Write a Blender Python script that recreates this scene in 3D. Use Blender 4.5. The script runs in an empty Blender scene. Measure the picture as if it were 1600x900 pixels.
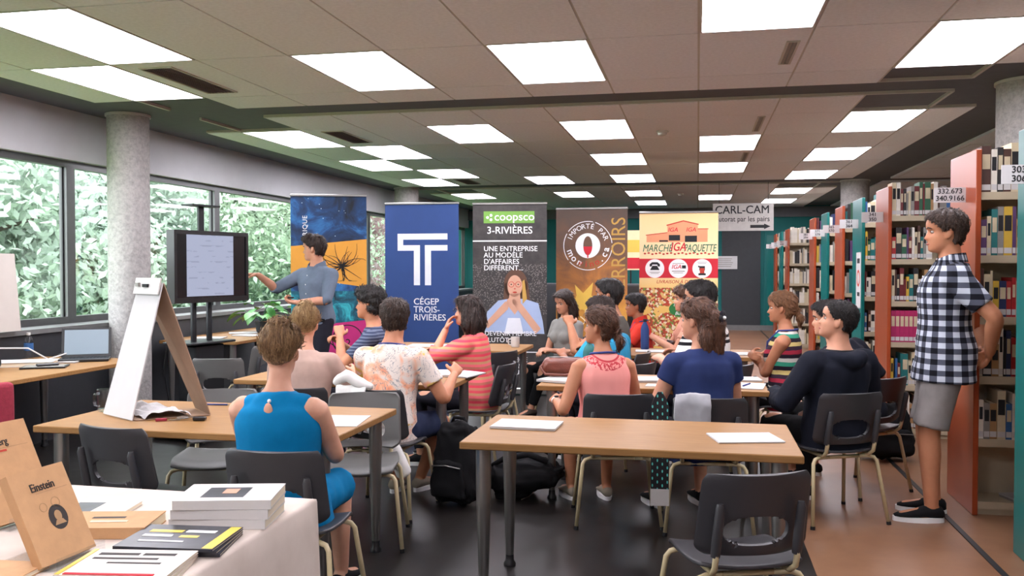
import bpy, bmesh, math, random
from mathutils import Vector, Matrix, Euler, noise
import numpy as np
PI = math.pi
D = bpy.data
SC = bpy.context.scene
COL = SC.collection
RNG = random.Random(7)

# ------------------------------------------------------------------ camera
cam_data = D.cameras.new('camera')
cam_data.sensor_fit = 'HORIZONTAL'
cam_data.sensor_width = 36.0
cam_data.lens = 36.0 * 1380.0 / 1600.0
cam_data.clip_start = 0.05
cam_data.clip_end = 200
cam = D.objects.new('camera', cam_data)
COL.objects.link(cam)
cam.location = (0, 0, 1.46)
cam.rotation_euler = (math.radians(90 - 1.341), 0, math.radians(11.8686))
SC.camera = cam

# ------------------------------------------------------------------ sky, sun, exposure
world = D.worlds.new('overcast_sky')
SC.world = world
world.use_nodes = True
bgn = world.node_tree.nodes['Background']
bgn.inputs['Color'].default_value = (0.93, 0.93, 1.0, 1)
bgn.inputs['Strength'].default_value = 6.5
sun_d = D.lights.new('sun', 'SUN')
sun_d.energy = 5.5
sun_d.angle = math.radians(12)
sun_d.color = (1.0, 0.96, 0.88)
sun = D.objects.new('sun', sun_d)
COL.objects.link(sun)
sun.rotation_euler = (math.radians(38), math.radians(14), 0)
vs = SC.view_settings
SC.display_settings.display_device = 'sRGB'
vs.view_transform = 'Standard'
vs.look = 'None'
vs.exposure = 0.75
vs.gamma = 1.0
vs.use_curve_mapping = False
SC.cycles.max_bounces = 7
SC.cycles.diffuse_bounces = 4
SC.cycles.glossy_bounces = 3
SC.cycles.transmission_bounces = 4
SC.cycles.transparent_max_bounces = 12
SC.cycles.sample_clamp_indirect = 6.0
SC.cycles.caustics_reflective = False
SC.cycles.caustics_refractive = False
SC.cycles.use_denoising = True
LAMP_STRENGTH = 10.6

# ------------------------------------------------------------------ materials
def srgb(r, g, b):
    def f(c):
        c /= 255.0
        return c / 12.92 if c <= 0.04045 else ((c + 0.055) / 1.055) ** 2.4
    return (f(r), f(g), f(b), 1.0)

class NT:
    """small helper around a material's node tree"""
    def __init__(s, name, rough=0.6, metal=0.0, spec=0.5):
        s.m = D.materials.new(name)
        s.m.use_nodes = True
        s.t = s.m.node_tree
        s.b = s.t.nodes['Principled BSDF']
        s.b.inputs['Roughness'].default_value = rough
        s.b.inputs['Metallic'].default_value = metal
        s.b.inputs['Specular IOR Level'].default_value = spec
    def n(s, typ, **kw):
        nd = s.t.nodes.new(typ)
        for k, v in kw.items():
            setattr(nd, k, v)
        return nd
    def put(s, sock, v):
        if isinstance(v, bpy.types.NodeSocket):
            s.t.links.new(v, sock)
        elif isinstance(v, (int, float)) and sock.type in ('RGBA', 'VECTOR'):
            sock.default_value = (v, v, v, 1)[:len(sock.default_value)]
        else:
            sock.default_value = v
    def math(s, op, a, b=0.0, c=0.0, clamp=False):
        nd = s.n('ShaderNodeMath', operation=op, use_clamp=clamp)
        s.put(nd.inputs[0], a); s.put(nd.inputs[1], b); s.put(nd.inputs[2], c)
        return nd.outputs[0]
    def mix(s, f, a, b):
        nd = s.n('ShaderNodeMix', data_type='RGBA')
        s.put(nd.inputs[0], f); s.put(nd.inputs[6], a); s.put(nd.inputs[7], b)
        return nd.outputs[2]
    def obj(s):
        return s.n('ShaderNodeTexCoord').outputs['Object']
    def xyz(s, v=None):
        nd = s.n('ShaderNodeSeparateXYZ')
        s.put(nd.inputs[0], v if v is not None else s.obj())
        return nd.outputs
    def vec(s, x, y, z):
        nd = s.n('ShaderNodeCombineXYZ')
        s.put(nd.inputs[0], x); s.put(nd.inputs[1], y); s.put(nd.inputs[2], z)
        return nd.outputs[0]
    def scale(s, v, k):
        nd = s.n('ShaderNodeMapping')
        s.put(nd.inputs['Vector'], v)
        nd.inputs['Scale'].default_value = k
        return nd.outputs[0]
    def noise(s, v, sc, detail=4, rough=0.55, dist=0.0):
        nd = s.n('ShaderNodeTexNoise')
        s.put(nd.inputs['Vector'], v)
        nd.inputs['Scale'].default_value = sc
        nd.inputs['Detail'].default_value = detail
        nd.inputs['Roughness'].default_value = rough
        nd.inputs['Distortion'].default_value = dist
        return nd.outputs['Fac']
    def voro(s, v, sc, out='Distance', feature='F1'):
        nd = s.n('ShaderNodeTexVoronoi', feature=feature)
        s.put(nd.inputs['Vector'], v)
        nd.inputs['Scale'].default_value = sc
        return nd.outputs[out]
    def ramp(s, f, stops, interp='LINEAR'):
        nd = s.n('ShaderNodeValToRGB')
        s.put(nd.inputs[0], f)
        cr = nd.color_ramp
        cr.interpolation = interp
        while len(cr.elements) < len(stops):
            cr.elements.new(0.5)
        for e, (p, c) in zip(cr.elements, stops):
            e.position = p
            e.color = c
        return nd.outputs[0]
    def color(s, c):
        s.put(s.b.inputs['Base Color'], c)
    def bump(s, h, strength=0.3, dist=0.01):
        nd = s.n('ShaderNodeBump')
        nd.inputs['Strength'].default_value = strength
        nd.inputs['Distance'].default_value = dist
        s.put(nd.inputs['Height'], h)
        s.t.links.new(nd.outputs[0], s.b.inputs['Normal'])

def mat(name, col, rough=0.6, metal=0.0, spec=0.5, var=0.08, sc=12, bump=0.0, bsc=60, stretch=None):
    """plain procedural material: colour with a noise variation and fine relief"""
    k = NT(name, rough, metal, spec)
    v = k.obj()
    if stretch:
        v = k.scale(v, stretch)
    c = srgb(*col)
    lo = tuple(x * (1 - var) for x in c[:3]) + (1,)
    hi = tuple(min(1, x * (1 + var)) for x in c[:3]) + (1,)
    k.color(k.ramp(k.noise(v, sc), [(0.3, lo), (0.7, hi)]))
    if bump:
        k.bump(k.noise(v, bsc, 3), bump)
    return k.m

def emit_mat(name, col, strength):
    k = NT(name)
    k.color(srgb(*col))
    k.b.inputs['Emission Color'].default_value = srgb(*col)
    k.b.inputs['Emission Strength'].default_value = strength
    return k.m

def glass_mat(name, tint=(0.93, 0.97, 0.96, 1), refl=0.06):
    k = NT(name)
    tr = k.n('ShaderNodeBsdfTransparent'); tr.inputs[0].default_value = tint
    gl = k.n('ShaderNodeBsdfGlossy'); gl.inputs['Roughness'].default_value = 0.03
    fr = k.n('ShaderNodeFresnel')
    bf = k.n('ShaderNodeNewGeometry').outputs['Backfacing']
    k.put(fr.inputs[0], k.math('SUBTRACT', 1.5, k.math('MULTIPLY', bf, 1.5 - 1 / 1.5)))
    mx = k.n('ShaderNodeMixShader')
    k.t.links.new(fr.outputs[0], mx.inputs[0])
    k.t.links.new(tr.outputs[0], mx.inputs[1]); k.t.links.new(gl.outputs[0], mx.inputs[2])
    k.t.links.new(mx.outputs[0], k.t.nodes['Material Output'].inputs['Surface'])
    return k.m

MT = {}
MT['ceiling_tile'] = mat('ceiling_tile', (240, 238, 244), 0.9, spec=0.2, var=0.05, sc=40, bump=0.25, bsc=220)
MT['grid'] = mat('grid_metal', (196, 188, 180), 0.5, var=0.02)
MT['slab'] = mat('dark_soffit', (96, 96, 101), 0.85, var=0.05)
MT['wall'] = mat('wall_paint', (198, 197, 200), 0.85, var=0.03, sc=5, bump=0.05)
MT['teal_wall'] = mat('teal_paint', (0, 98, 96), 0.7, var=0.06, sc=3)
MT['concrete'] = None
k = NT('concrete', 0.9, spec=0.2)
v = k.obj()
k.color(k.ramp(k.noise(v, 26, 8, 0.75), [(0.3, srgb(150, 146, 144)), (0.55, srgb(184, 180, 177)), (0.8, srgb(200, 196, 193))]))
k.bump(k.math('MULTIPLY', k.voro(v, 45), k.noise(v, 30, 5)), 0.7, 0.01)
MT['concrete'] = k.m
MT['frame'] = mat('window_frame_metal', (92, 92, 92), 0.4, 0.6, var=0.05)
MT['dark_metal'] = mat('dark_metal', (36, 37, 40), 0.45, 0.4, var=0.05)
MT['black_plastic'] = mat('black_plastic', (26, 26, 28), 0.35, var=0.08)
MT['sill'] = mat('sill_laminate', (112, 112, 112), 0.45, var=0.06)
MT['heater'] = mat('heater_cabinet', (44, 46, 50), 0.6, var=0.08)
MT['diffuser'] = emit_mat('lamp_diffuser', (246, 242, 252), LAMP_STRENGTH)
MT['white_paint'] = mat('white_paint', (206, 202, 198), 0.5, var=0.03)
MT['vent'] = mat('vent_metal', (150, 138, 132), 0.6, var=0.06)
MT['glass'] = glass_mat('window_glass')
MT['clear'] = glass_mat('clear_plastic', (0.95, 0.97, 0.98, 1))
# marbled lino: charcoal in the seating area, tan along the bookcases
k = NT('floor_lino', 0.3, spec=0.35)
v = k.obj()
X = k.xyz(v)[0]
n1 = k.noise(v, 1.3, 4, 0.55, 0.4)
n2 = k.noise(v, 7, 3, 0.5, 0.3)
nn = k.math('ADD', k.math('MULTIPLY', n1, 0.6), k.math('MULTIPLY', n2, 0.4))
dark = k.ramp(nn, [(0.3, srgb(19, 16, 15)), (0.5, srgb(27, 24, 22)), (0.7, srgb(39, 35, 33))])
tan = k.ramp(nn, [(0.3, srgb(116, 79, 56)), (0.5, srgb(132, 95, 70)), (0.7, srgb(148, 111, 84))])
f = k.math('GREATER_THAN', X, 0.56)
k.color(k.mix(f, dark, tan))
k.put(k.b.inputs['Roughness'], k.math('ADD', 0.3, k.math('MULTIPLY', n2, 0.08)))
MT['floor'] = k.m
# ash/maple table laminate
k = NT('table_laminate', 0.5, spec=0.3)
v = k.scale(k.obj(), (1.2, 14, 14))
k.color(k.ramp(k.noise(v, 5, 6, 0.6, 0.6), [(0.3, srgb(138, 98, 54)), (0.7, srgb(157, 117, 69))]))
MT['laminate'] = k.m
MT['chrome'] = mat('brushed_steel', (150, 148, 145), 0.32, 0.85, var=0.06, stretch=(30, 30, 1))
MT['chair_shell'] = mat('charcoal_shell', (58, 57, 60), 0.42, var=0.08, sc=6, bump=0.05, bsc=400)
MT['chair_shell_light'] = mat('grey_shell', (98, 97, 95), 0.45, var=0.06, sc=6, bump=0.05, bsc=400)
MT['cream'] = mat('cream_tube', (206, 190, 150), 0.35, var=0.05)
MT['paper'] = mat('paper', (200, 198, 198), 0.8, var=0.02)
MT['orange'] = mat('orange_laminate', (166, 74, 40), 0.28, var=0.06, sc=4)
MT['teal'] = mat('teal_laminate', (8, 104, 100), 0.3, var=0.05, sc=4)
MT['shelf'] = mat('shelf_enamel', (186, 172, 146), 0.5, var=0.04)
MT['ink'] = mat('ink', (30, 30, 34), 0.8, var=0.02)
MT['white_ink'] = mat('white_ink', (235, 235, 235), 0.7, var=0.02)

# ------------------------------------------------------------------ mesh helpers
def empty(name, loc=(0, 0, 0), rz=0.0):
    o = D.objects.new(name, None)
    COL.objects.link(o)
    o.location = loc
    o.rotation_euler = (0, 0, rz)
    o.empty_display_size = 0.1
    return o

def tag(o, label=None, cat=None, group=None, kind=None):
    if label: o['label'] = label
    if cat: o['category'] = cat
    if group: o['group'] = group
    if kind: o['kind'] = kind
    return o

def thing(name, label, cat, loc=(0, 0, 0), rz=0.0, group=None):
    return tag(empty(name, loc, rz), label, cat, group)

def link(name, me, parent=None):
    o = D.objects.new(name, me)
    COL.objects.link(o)
    if parent: o.parent = parent
    return o

def copy_tree(o, parent=None):
    c = o.copy()
    COL.objects.link(c)
    c.parent = parent
    for ch in list(o.children):
        copy_tree(ch, c)
    return c

def frame_of(d, ref=Vector((0, 0, 1))):
    d = Vector(d).normalized()
    if abs(d.dot(ref)) > 0.97:
        ref = Vector((0, 1, 0))
    u = ref.cross(d).normalized()
    return u, d.cross(u).normalized()

class MB:
    """collects shapes for ONE mesh object"""
    def __init__(s):
        s.v = []; s.f = []
    def add(s, vs, fs):
        b = len(s.v)
        s.v += [tuple(p) for p in vs]
        s.f += [tuple(i + b for i in q) for q in fs]
        return s
    def box(s, c, size, rot=None):
        hx, hy, hz = size[0] / 2, size[1] / 2, size[2] / 2
        ps = [Vector((x, y, z)) for z in (-hz, hz) for y in (-hy, hy) for x in (-hx, hx)]
        if rot is not None:
            if not isinstance(rot, Matrix): rot = Euler(rot).to_matrix()
            ps = [rot @ p for p in ps]
        c = Vector(c)
        return s.add([p + c for p in ps], [(0, 2, 3, 1), (4, 5, 7, 6), (0, 1, 5, 4), (2, 6, 7, 3), (0, 4, 6, 2), (1, 3, 7, 5)])
    def b2(s, x0, x1, y0, y1, z0, z1):
        return s.box(((x0 + x1) / 2, (y0 + y1) / 2, (z0 + z1) / 2), (abs(x1 - x0), abs(y1 - y0), abs(z1 - z0)))
    def rings(s, rings, cap=True, closed=True):
        n = len(rings[0]); b = []
        vs = [p for r in rings for p in r]
        fs = []
        for i in range(len(rings) - 1):
            for j in range(n if closed else n - 1):
                a = i * n + j; c = i * n + (j + 1) % n
                fs.append((a, c, c + n, a + n))
        if cap:
            fs.append(tuple(range(n - 1, -1, -1)))
            fs.append(tuple((len(rings) - 1) * n + j for j in range(n)))
        return s.add(vs, fs)
    def tube(s, pts, r, n=10, cap=True):
        pts = [Vector(p) for p in pts]
        rs = r if isinstance(r, (list, tuple)) else [r] * len(pts)
        out = []; u = None
        for i, p in enumerate(pts):
            d = (pts[min(i + 1, len(pts) - 1)] - pts[max(i - 1, 0)]).normalized()
            if u is None:
                u, w = frame_of(d)
            else:
                u = (u - d * u.dot(d)).normalized(); w = d.cross(u)
            out.append([p + (u * math.cos(a) + w * math.sin(a)) * rs[i] for a in [2 * PI * k / n for k in range(n)]])
        return s.rings(out, cap)
    def cyl(s, p0, p1, r0, r1=None, n=16):
        return s.tube([p0, p1], [r0, r0 if r1 is None else r1], n)
    def lathe(s, prof, n=20, c=(0, 0, 0), cap=True):
        c = Vector(c)
        return s.rings([[c + Vector((r * math.cos(2 * PI * k / n), r * math.sin(2 * PI * k / n), z)) for k in range(n)] for r, z in prof], cap)
    def ellipsoid(s, c, rad, rot=None, n=14, m=9):
        c = Vector(c); R = Matrix.Identity(3) if rot is None else (rot if isinstance(rot, Matrix) else Euler(rot).to_matrix())
        rr = []
        for i in range(m + 1):
            t = PI * (0.02 + 0.96 * i / m)
            rr.append([c + R @ Vector((rad[0] * math.sin(t) * math.cos(2 * PI * k / n), rad[1] * math.sin(t) * math.sin(2 * PI * k / n), -rad[2] * math.cos(t))) for k in range(n)])
        return s.rings(rr)
    def prism(s, poly, d, y=0.0):
        """polygon in x,z extruded along y from y to y+d"""
        n = len(poly)
        vs = [(p[0], y, p[1]) for p in poly] + [(p[0], y + d, p[1]) for p in poly]
        fs = [tuple(range(n)), tuple(range(2 * n - 1, n - 1, -1))] + [(i, i + n, (i + 1) % n + n, (i + 1) % n) for i in range(n)]
        return s.add(vs, fs)
    def mesh(s, name, m, smooth=False, bevel=0.0, seg=1):
        me = D.meshes.new(name)
        me.from_pydata(s.v, [], s.f)
        if bevel or True:
            bm = bmesh.new(); bm.from_mesh(me)
            bmesh.ops.recalc_face_normals(bm, faces=bm.faces)
            if bevel:
                es = [e for e in bm.edges if len(e.link_faces) == 2 and e.calc_face_angle(0) > 0.7]
                bmesh.ops.bevel(bm, geom=es, offset=bevel, segments=seg, affect='EDGES', clamp_overlap=True)
            bm.to_mesh(me); bm.free()
        if m: me.materials.append(MT[m] if isinstance(m, str) else m)
        if smooth:
            me.shade_smooth()
            if smooth == 'auto':
                me.set_sharp_from_angle(angle=0.7)
        return me
    def build(s, name, m, parent=None, smooth=False, bevel=0.0, seg=1):
        return link(name, s.mesh(name, m, smooth, bevel, seg), parent)

def part(name, m, parent, fn, smooth=False, bevel=0.0):
    b = MB(); fn(b)
    return b.build(name, m, parent, smooth, bevel)

def struct(name, m, fn, smooth=False, parent=None):
    b = MB(); fn(b)
    o = b.build(name, m, parent, smooth)
    if parent is None: o['kind'] = 'structure'
    return o

TMP = D.scenes.new('workbench')   # scratch scene for baking modifiers, removed at the end
def bake(me_or_ob, mods, name, m=None, smooth=True):
    """apply modifiers through the depsgraph; mods = [(type, {props})]"""
    tmp = D.objects.new('tmp', me_or_ob)
    TMP.collection.objects.link(tmp)
    for i, (t, pr) in enumerate(mods):
        md = tmp.modifiers.new('m%d' % i, t)
        for a, b in pr.items(): setattr(md, a, b)
    TMP.view_layers[0].update(); dg = TMP.view_layers[0].depsgraph
    me = D.meshes.new_from_object(tmp.evaluated_get(dg), depsgraph=dg)
    D.objects.remove(tmp)
    me.name = name
    me.materials.clear()
    if m: me.materials.append(MT[m] if isinstance(m, str) else m)
    if smooth: me.shade_smooth()
    return me

_tc = {}
def text_mesh(s, size, m, weight=0.0, shear=0.0, align='CENTER', spacing=1.0, extrude=0.0004):
    cu = D.curves.new('t', 'FONT')
    cu.body = s; cu.size = size; cu.align_x = align; cu.align_y = 'CENTER'
    cu.shear = shear; cu.extrude = extrude
    cu.space_character = spacing; cu.resolution_u = 3
    o = D.objects.new('t', cu); TMP.collection.objects.link(o)
    TMP.view_layers[0].update(); dg = TMP.view_layers[0].depsgraph
    me = D.meshes.new_from_object(o.evaluated_get(dg), depsgraph=dg)
    D.objects.remove(o); D.curves.remove(cu)
    if weight:   # bolder strokes: the glyphs joined with shifted copies of themselves
        bm = bmesh.new()
        for qi, (dx, dy) in enumerate(((-1, -0.6), (1, -0.6), (-1, 0.6), (1, 0.6))):
            c = me.copy(); c.transform(Matrix.Translation((dx * weight * size, dy * weight * size, 0.00025 * qi))); bm.from_mesh(c); D.meshes.remove(c)
        bm.to_mesh(me); bm.free()
    me.materials.clear(); me.materials.append(MT[m] if isinstance(m, str) else m)
    me.name = 'lettering'
    return me

def text(s, size, m, parent, loc, rot=(PI / 2, 0, 0), sx=1.0, name='lettering', **kw):
    """text object; default rotation makes it stand up and face -y"""
    me = text_mesh(s, size, m, **kw)
    me.transform(Matrix.Translation(Vector(loc)) @ Euler(rot).to_matrix().to_4x4() @ Matrix.Diagonal((sx, 1, 1, 1)))
    return link(name, me, parent)

# ================================================================== THE ROOM
ZC = 2.85
XL, XR, YB, YF = -5.55, 8.0, 21.2, -3.0
struct('floor', 'floor', lambda b: b.b2(XL - 0.3, XR, YF, YB, -0.1, 0.0))
struct('trim_1', 'dark_metal', lambda b: b.b2(1.415, 1.445, YF, YB, 0.0, 0.006))
ceiling = struct('ceiling', 'slab', lambda b: b.b2(XL - 0.3, XR, YF, YB + 0.2, ZC + 0.03, ZC + 0.2))
P_ = 0.66
rows1 = [-3.0, -1.95, -0.73, 0.49, 1.72, 2.94, 4.17, 5.40, 6.62, 7.12]
rows2 = [7.62, 8.37, 9.62, 10.86, 12.1, 13.35, 14.6]
rows3 = [15.35, 16.2, 17.45, 18.7, 19.95, 21.2]
LIGHTS = {(-6, 4.17), (-7, 5.40), (-4, 5.40), (-2, 5.40), (0, 4.17), (2, 5.40),
          (-7, 8.37), (-6, 9.62), (-7, 10.86), (-6, 12.1), (-7, 13.35), (-4, 8.37), (-4, 13.35), (-2, 8.37), (-2, 10.86), (-2, 13.35),
          (0, 9.62), (0, 12.1), (2, 8.37), (2, 10.86), (2, 13.35),
          (-4, 16.2), (-7, 16.2), (-2, 16.2), (-2, 18.7), (0, 17.45), (2, 16.2), (2, 18.7),
          (-6, 1.72), (-4, 2.94), (-2, 0.49), (0, -0.73), (2, 2.94), (-4, -1.95), (2, -0.73)}  # unseen panels over and behind the viewer, added for their light
tile_meshes = {}
def tile(x0, x1, y0, y1):
    w, d = round(x1 - x0 - 0.014, 3), round(y1 - y0 - 0.014, 3)
    key = (w, d)
    if key not in tile_meshes:
        tile_meshes[key] = MB().box((0, 0, 0.011), (w, d, 0.022)).mesh('ceiling_tile', 'ceiling_tile')
    o = link('ceiling_tile', tile_meshes[key], ceiling)
    o.location = ((x0 + x1) / 2, (y0 + y1) / 2, ZC)
def lamp_label(i, y):
    col = {-7: 'by the window soffit', -6: 'second column from the windows', -4: 'third column from the windows', -2: 'fourth column from the windows',
           0: 'fifth column from the windows', 2: 'last column before the bookcases'}[i]
    ys = sorted(yy for ii, yy in LIGHTS if ii == i and yy > 4)
    if y < 4:
        return 'added unseen light panel ' + col + (', overhead of the viewer' if y > 1 else ', just behind the viewer' if y > -1 else ', at the wall behind the viewer')
    w = ['nearest', 'second nearest', 'third nearest', 'fourth nearest', 'fifth nearest', 'sixth nearest', 'seventh nearest'][ys.index(y)]
    return 'fluorescent ceiling panel, ' + col + ', ' + w
def lamp(x0, x1, y0, y1, label):
    t = thing('ceiling_light', label, 'light', ((x0 + x1) / 2, (y0 + y1) / 2, ZC), 0, 'ceiling light panels')
    w, d = (x1 - x0) / 2 - 0.007, (y1 - y0) / 2 - 0.007
    def fr(b):
        for s in (-1, 1):
            b.b2(s * (w - 0.012), s * w, -d, d, -0.002, 0.028)
            b.b2(-w + 0.012, w - 0.012, s * (d - 0.012), s * d, -0.002, 0.028)
    part('light_frame', 'white_paint', t, fr)
    part('diffuser', 'diffuser', t, lambda b: b.b2(-w + 0.012, w - 0.012, -d + 0.012, d - 0.012, 0.004, 0.012))
grid = MB()
for rows in (rows1, rows2, rows3):
    for y0, y1 in zip(rows, rows[1:]):
        notch = 6.5 < y0 < 8.3 or 14.5 < y0 < 16
        cols = [(-5.0, -7 * P_)] + [(i * P_, (i + 1) * P_) for i in range(-7, 3)] + [(3 * P_, 2.36)]
        for n, (x0, x1) in enumerate(cols):
            if notch and (x0 < -4.3 or x0 > 1.3): continue
            i = n - 8
            if (i, y0) in LIGHTS:
                lamp(x0, x1, y0, y1, lamp_label(i, y0))
            else:
                tile(x0, x1, y0, y1)
    for n in range(-7, 4):
        grid.b2(n * P_ - 0.012, n * P_ + 0.012, rows[0], rows[-1], ZC + 0.006, ZC + 0.03)
    for y in rows:
        grid.b2(-5.0 if not (6.5 < y < 8.3) else -3.96, 2.36 if not (6.5 < y < 8.3) else 1.98, y - 0.012, y + 0.012, ZC + 0.006, ZC + 0.03)
for (i, y0) in ((3.0, 5.40), (3.0, 10.86), (3.0, 13.35), (4.3, 8.37), (5.6, 5.4), (5.6, 10.86), (4.3, 16.2)):
    lamp(i, i + P_, y0, y0 + 1.24, 'fluorescent ceiling panel above the bookcases, %s' % {(3.0, 5.40): 'over the nearest ones', (3.0, 10.86): 'just right of the big soffit', (3.0, 13.35): 'farther along the soffit', (4.3, 8.37): 'in the second column', (5.6, 5.4): 'far right nearest', (5.6, 10.86): 'far right middle', (4.3, 16.2): 'at the far end'}[(i, y0)])
struct('x', 'ceiling_tile', lambda b: (b.b2(2.95, XR, YF, 6.9, ZC, ZC + 0.028), b.b2(2.95, XR, 8.0, 14.8, ZC, ZC + 0.028), b.b2(2.95, XR, 15.4, YB, ZC, ZC + 0.028)), parent=ceiling).name = 'side_ceiling_field'
grid.build('grid_bars', 'grid', ceiling)
# ceiling vents and a smoke detector
def vent(x, y, w, l, label):
    t = thing('ceiling_vent', label, 'vent', (x, y, ZC), 0, 'ceiling air vents')
    def fr(b):
        for s in (-1, 1):
            b.b2(s * w / 2, s * (w / 2 - 0.015), -l / 2, l / 2, -0.008, 0.0)
            b.b2(-w / 2 + 0.015, w / 2 - 0.015, s * l / 2, s * (l / 2 - 0.015), -0.008, 0.0)
    part('vent_frame', 'grid', t, fr)
    n = max(2, int(w / 0.03))
    for k in range(n):
        xx = -w / 2 + 0.015 + (k + 0.5) * (w - 0.03) / n
        part('slat', 'vent', t, lambda b: b.box((xx, 0, -0.004), (0.018, l - 0.03, 0.003), (0, 0.6, 0)))
    part('vent_back', 'sill', t, lambda b: b.b2(-w / 2 + 0.015, w / 2 - 0.015, -l / 2 + 0.015, l / 2 - 0.015, -0.001, 0.0))
vent(-3.70, 5.98, 0.26, 0.9, 'long slotted ceiling vent beside the two nearest left light panels')
vent(-3.66, 8.9, 0.24, 0.85, 'slotted ceiling vent beyond the first dark soffit, near the windows')
vent(0.57, 6.0, 0.08, 0.62, 'narrow slot vent beside the nearest middle light panel')
vent(0.57, 8.9, 0.07, 0.9, 'narrow slot vent just beyond the dark cross soffit')
vent(0.57, 11.5, 0.07, 0.9, 'narrow slot vent between two fifth column light panels')
vent(-3.66, 13.9, 0.24, 0.85, 'slotted ceiling vent far back near the windows')
sd = thing('smoke_detector', 'small round white smoke detector on a ceiling tile', 'detector', (-0.36, 9.18, ZC))
part('detector_base', 'white_paint', sd, lambda b: b.lathe([(0.065, 0.0), (0.065, -0.012), (0.06, -0.015)]), 'auto')
part('detector_cap', 'white_paint', sd, lambda b: b.lathe([(0.048, -0.012), (0.045, -0.035), (0.03, -0.045), (0.005, -0.046)]), 'auto')
sd2 = copy_tree(sd); sd2.location = (-0.32, 17.0, ZC); sd2['label'] = 'far smoke detector near the back wall ceiling'
# right-hand and far walls, front wall behind the viewer
struct('wall_right', 'wall', lambda b: b.b2(XR, XR + 0.2, YF, YB, 0, ZC + 0.2))
struct('wall_front', 'wall', lambda b: b.b2(XL - 0.3, XR, YF - 0.2, YF, 0, ZC + 0.2))
wb = struct('wall_back', 'teal_wall', lambda b: b.b2(XL - 0.3, XR, YB, YB + 0.2, 0, ZC + 0.2))
struct('trim_2', 'slab', lambda b: b.b2(XL, XR, YB - 0.06, YB - 0.001, 2.62, ZC))
struct('door_1', 'heater', lambda b: b.b2(0.55, 1.42, YB - 0.05, YB - 0.001, 0.0, 2.4))
d2 = struct('door_2', 'teal', lambda b: b.b2(1.55, 2.6, YB - 0.05, YB - 0.001, 0.0, 2.2))
part('door_pane', 'sill', d2, lambda b: b.b2(1.75, 2.25, YB - 0.058, YB - 0.05, 1.0, 1.7))
part('door_frame', 'teal_wall', d2, lambda b: (b.b2(1.5, 1.56, YB - 0.06, YB - 0.001, 0, 2.25), b.b2(2.6, 2.66, YB - 0.06, YB - 0.001, 0, 2.25), b.b2(1.56, 2.6, YB - 0.06, YB - 0.001, 2.2, 2.25)))
# low counter / partition at the back so the teal wall ends on grey
struct('baseboard_back', 'sill', lambda b: b.b2(XL, XR, YB - 0.08, YB - 0.055, 0, 0.12))
# ------------------------------------------------------------------ window wall
ZS, ZT = 0.95, 2.43
def lw(b):
    b.b2(XL - 0.25, XL, YF, YB, ZT, ZC + 0.2)
    b.b2(XL - 0.25, XL, YF, YB, 0, ZS - 0.04)
    b.b2(XL - 0.25, XL, YF, 0.6, ZS - 0.04, ZT)
struct('wall_left', 'wall', lw)
struct('trim_3', 'sill', lambda b: b.b2(XL - 0.1, XL + 0.22, 0.6, YB, ZS - 0.04, ZS))
struct('trim_4', 'heater', lambda b: b.b2(XL + 0.001, XL + 0.2, 0.6, YB, 0.0, ZS - 0.045))
mull = [0.6, 3.1, 4.6, 7.1, 9.62, 12.1, 14.6, 17.0, 19.4, 21.1]
for n, (y0, y1) in enumerate(zip(mull, mull[1:])):
    w = empty('window_%d' % (n + 1), (XL - 0.12, (y0 + y1) / 2, ZS)); w['kind'] = 'structure'
    h = (y1 - y0) / 2; H_ = ZT - ZS
    def fr(b):
        for s in (-1, 1):
            b.b2(-0.03, 0.05, s * h, s * (h - 0.055), 0, H_)
        b.b2(-0.03, 0.05, -h + 0.055, h - 0.055, 0, 0.06)
        b.b2(-0.03, 0.05, -h + 0.055, h - 0.055, H_ - 0.06, H_)
    part('window_frame', 'frame', w, fr)
    def gk(b):
        for s in (-1, 1):
            b.b2(0.0, 0.015, s * (h - 0.055), s * (h - 0.07), 0.06, H_ - 0.06)
    part('gasket', 'black_plastic', w, gk)
    part('pane', 'glass', w, lambda b: b.b2(0.004, 0.009, -h + 0.05, h - 0.05, 0.055, H_ - 0.055))
# ------------------------------------------------------------------ columns
for n, (x, y, r, lb) in enumerate(((-5.2, 7.35, 0.185, 'round concrete column beside the near windows'), (-5.1, 15.1, 0.215, 'far round concrete column behind the blue banner'),
                     (2.47, 7.42, 0.23, 'concrete column rising behind the nearest bookcases'), (2.5, 15.25, 0.22, 'far concrete column rising above the bookcases'))):
    t = thing('column', lb, 'column', (x, y, 0), 0, 'round concrete columns')
    part('shaft', 'concrete', t, lambda b: b.lathe([(r, 0.0), (r, 1.4), (r, ZC + 0.025)], 40), 'auto')
    part('collar_ring', 'white_paint', t, lambda b: b.lathe([(r + 0.001, ZC + 0.006), (r + 0.014, ZC + 0.006), (r + 0.014, ZC + 0.028), (r + 0.001, ZC + 0.028)], 40, cap=False), 'auto')
# ------------------------------------------------------------------ outdoors
struct('ground', mat('lawn', (96, 128, 70), 0.9, var=0.3, sc=3), lambda b: b.b2(-60, XL - 0.3, -20, 70, -0.5, -0.3))
def leaf_mat(name, c, tr):
    k = NT(name, 0.5, spec=0.3)
    v = k.obj()
    a = srgb(*c)
    k.color(k.ramp(k.noise(v, 1.6, 5, 0.7), [(0.3, tuple(x * 0.5 for x in a[:3]) + (1,)), (0.7, tuple(min(1, x * 1.5) for x in a[:3]) + (1,))]))
    tl = k.n('ShaderNodeBsdfTranslucent'); tl.inputs[0].default_value = srgb(*tr)
    mx = k.n('ShaderNodeMixShader'); mx.inputs[0].default_value = 0.35
    k.t.links.new(k.b.outputs[0], mx.inputs[1]); k.t.links.new(tl.outputs[0], mx.inputs[2])
    k.t.links.new(mx.outputs[0], k.t.nodes['Material Output'].inputs['Surface'])
    return k.m
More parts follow.
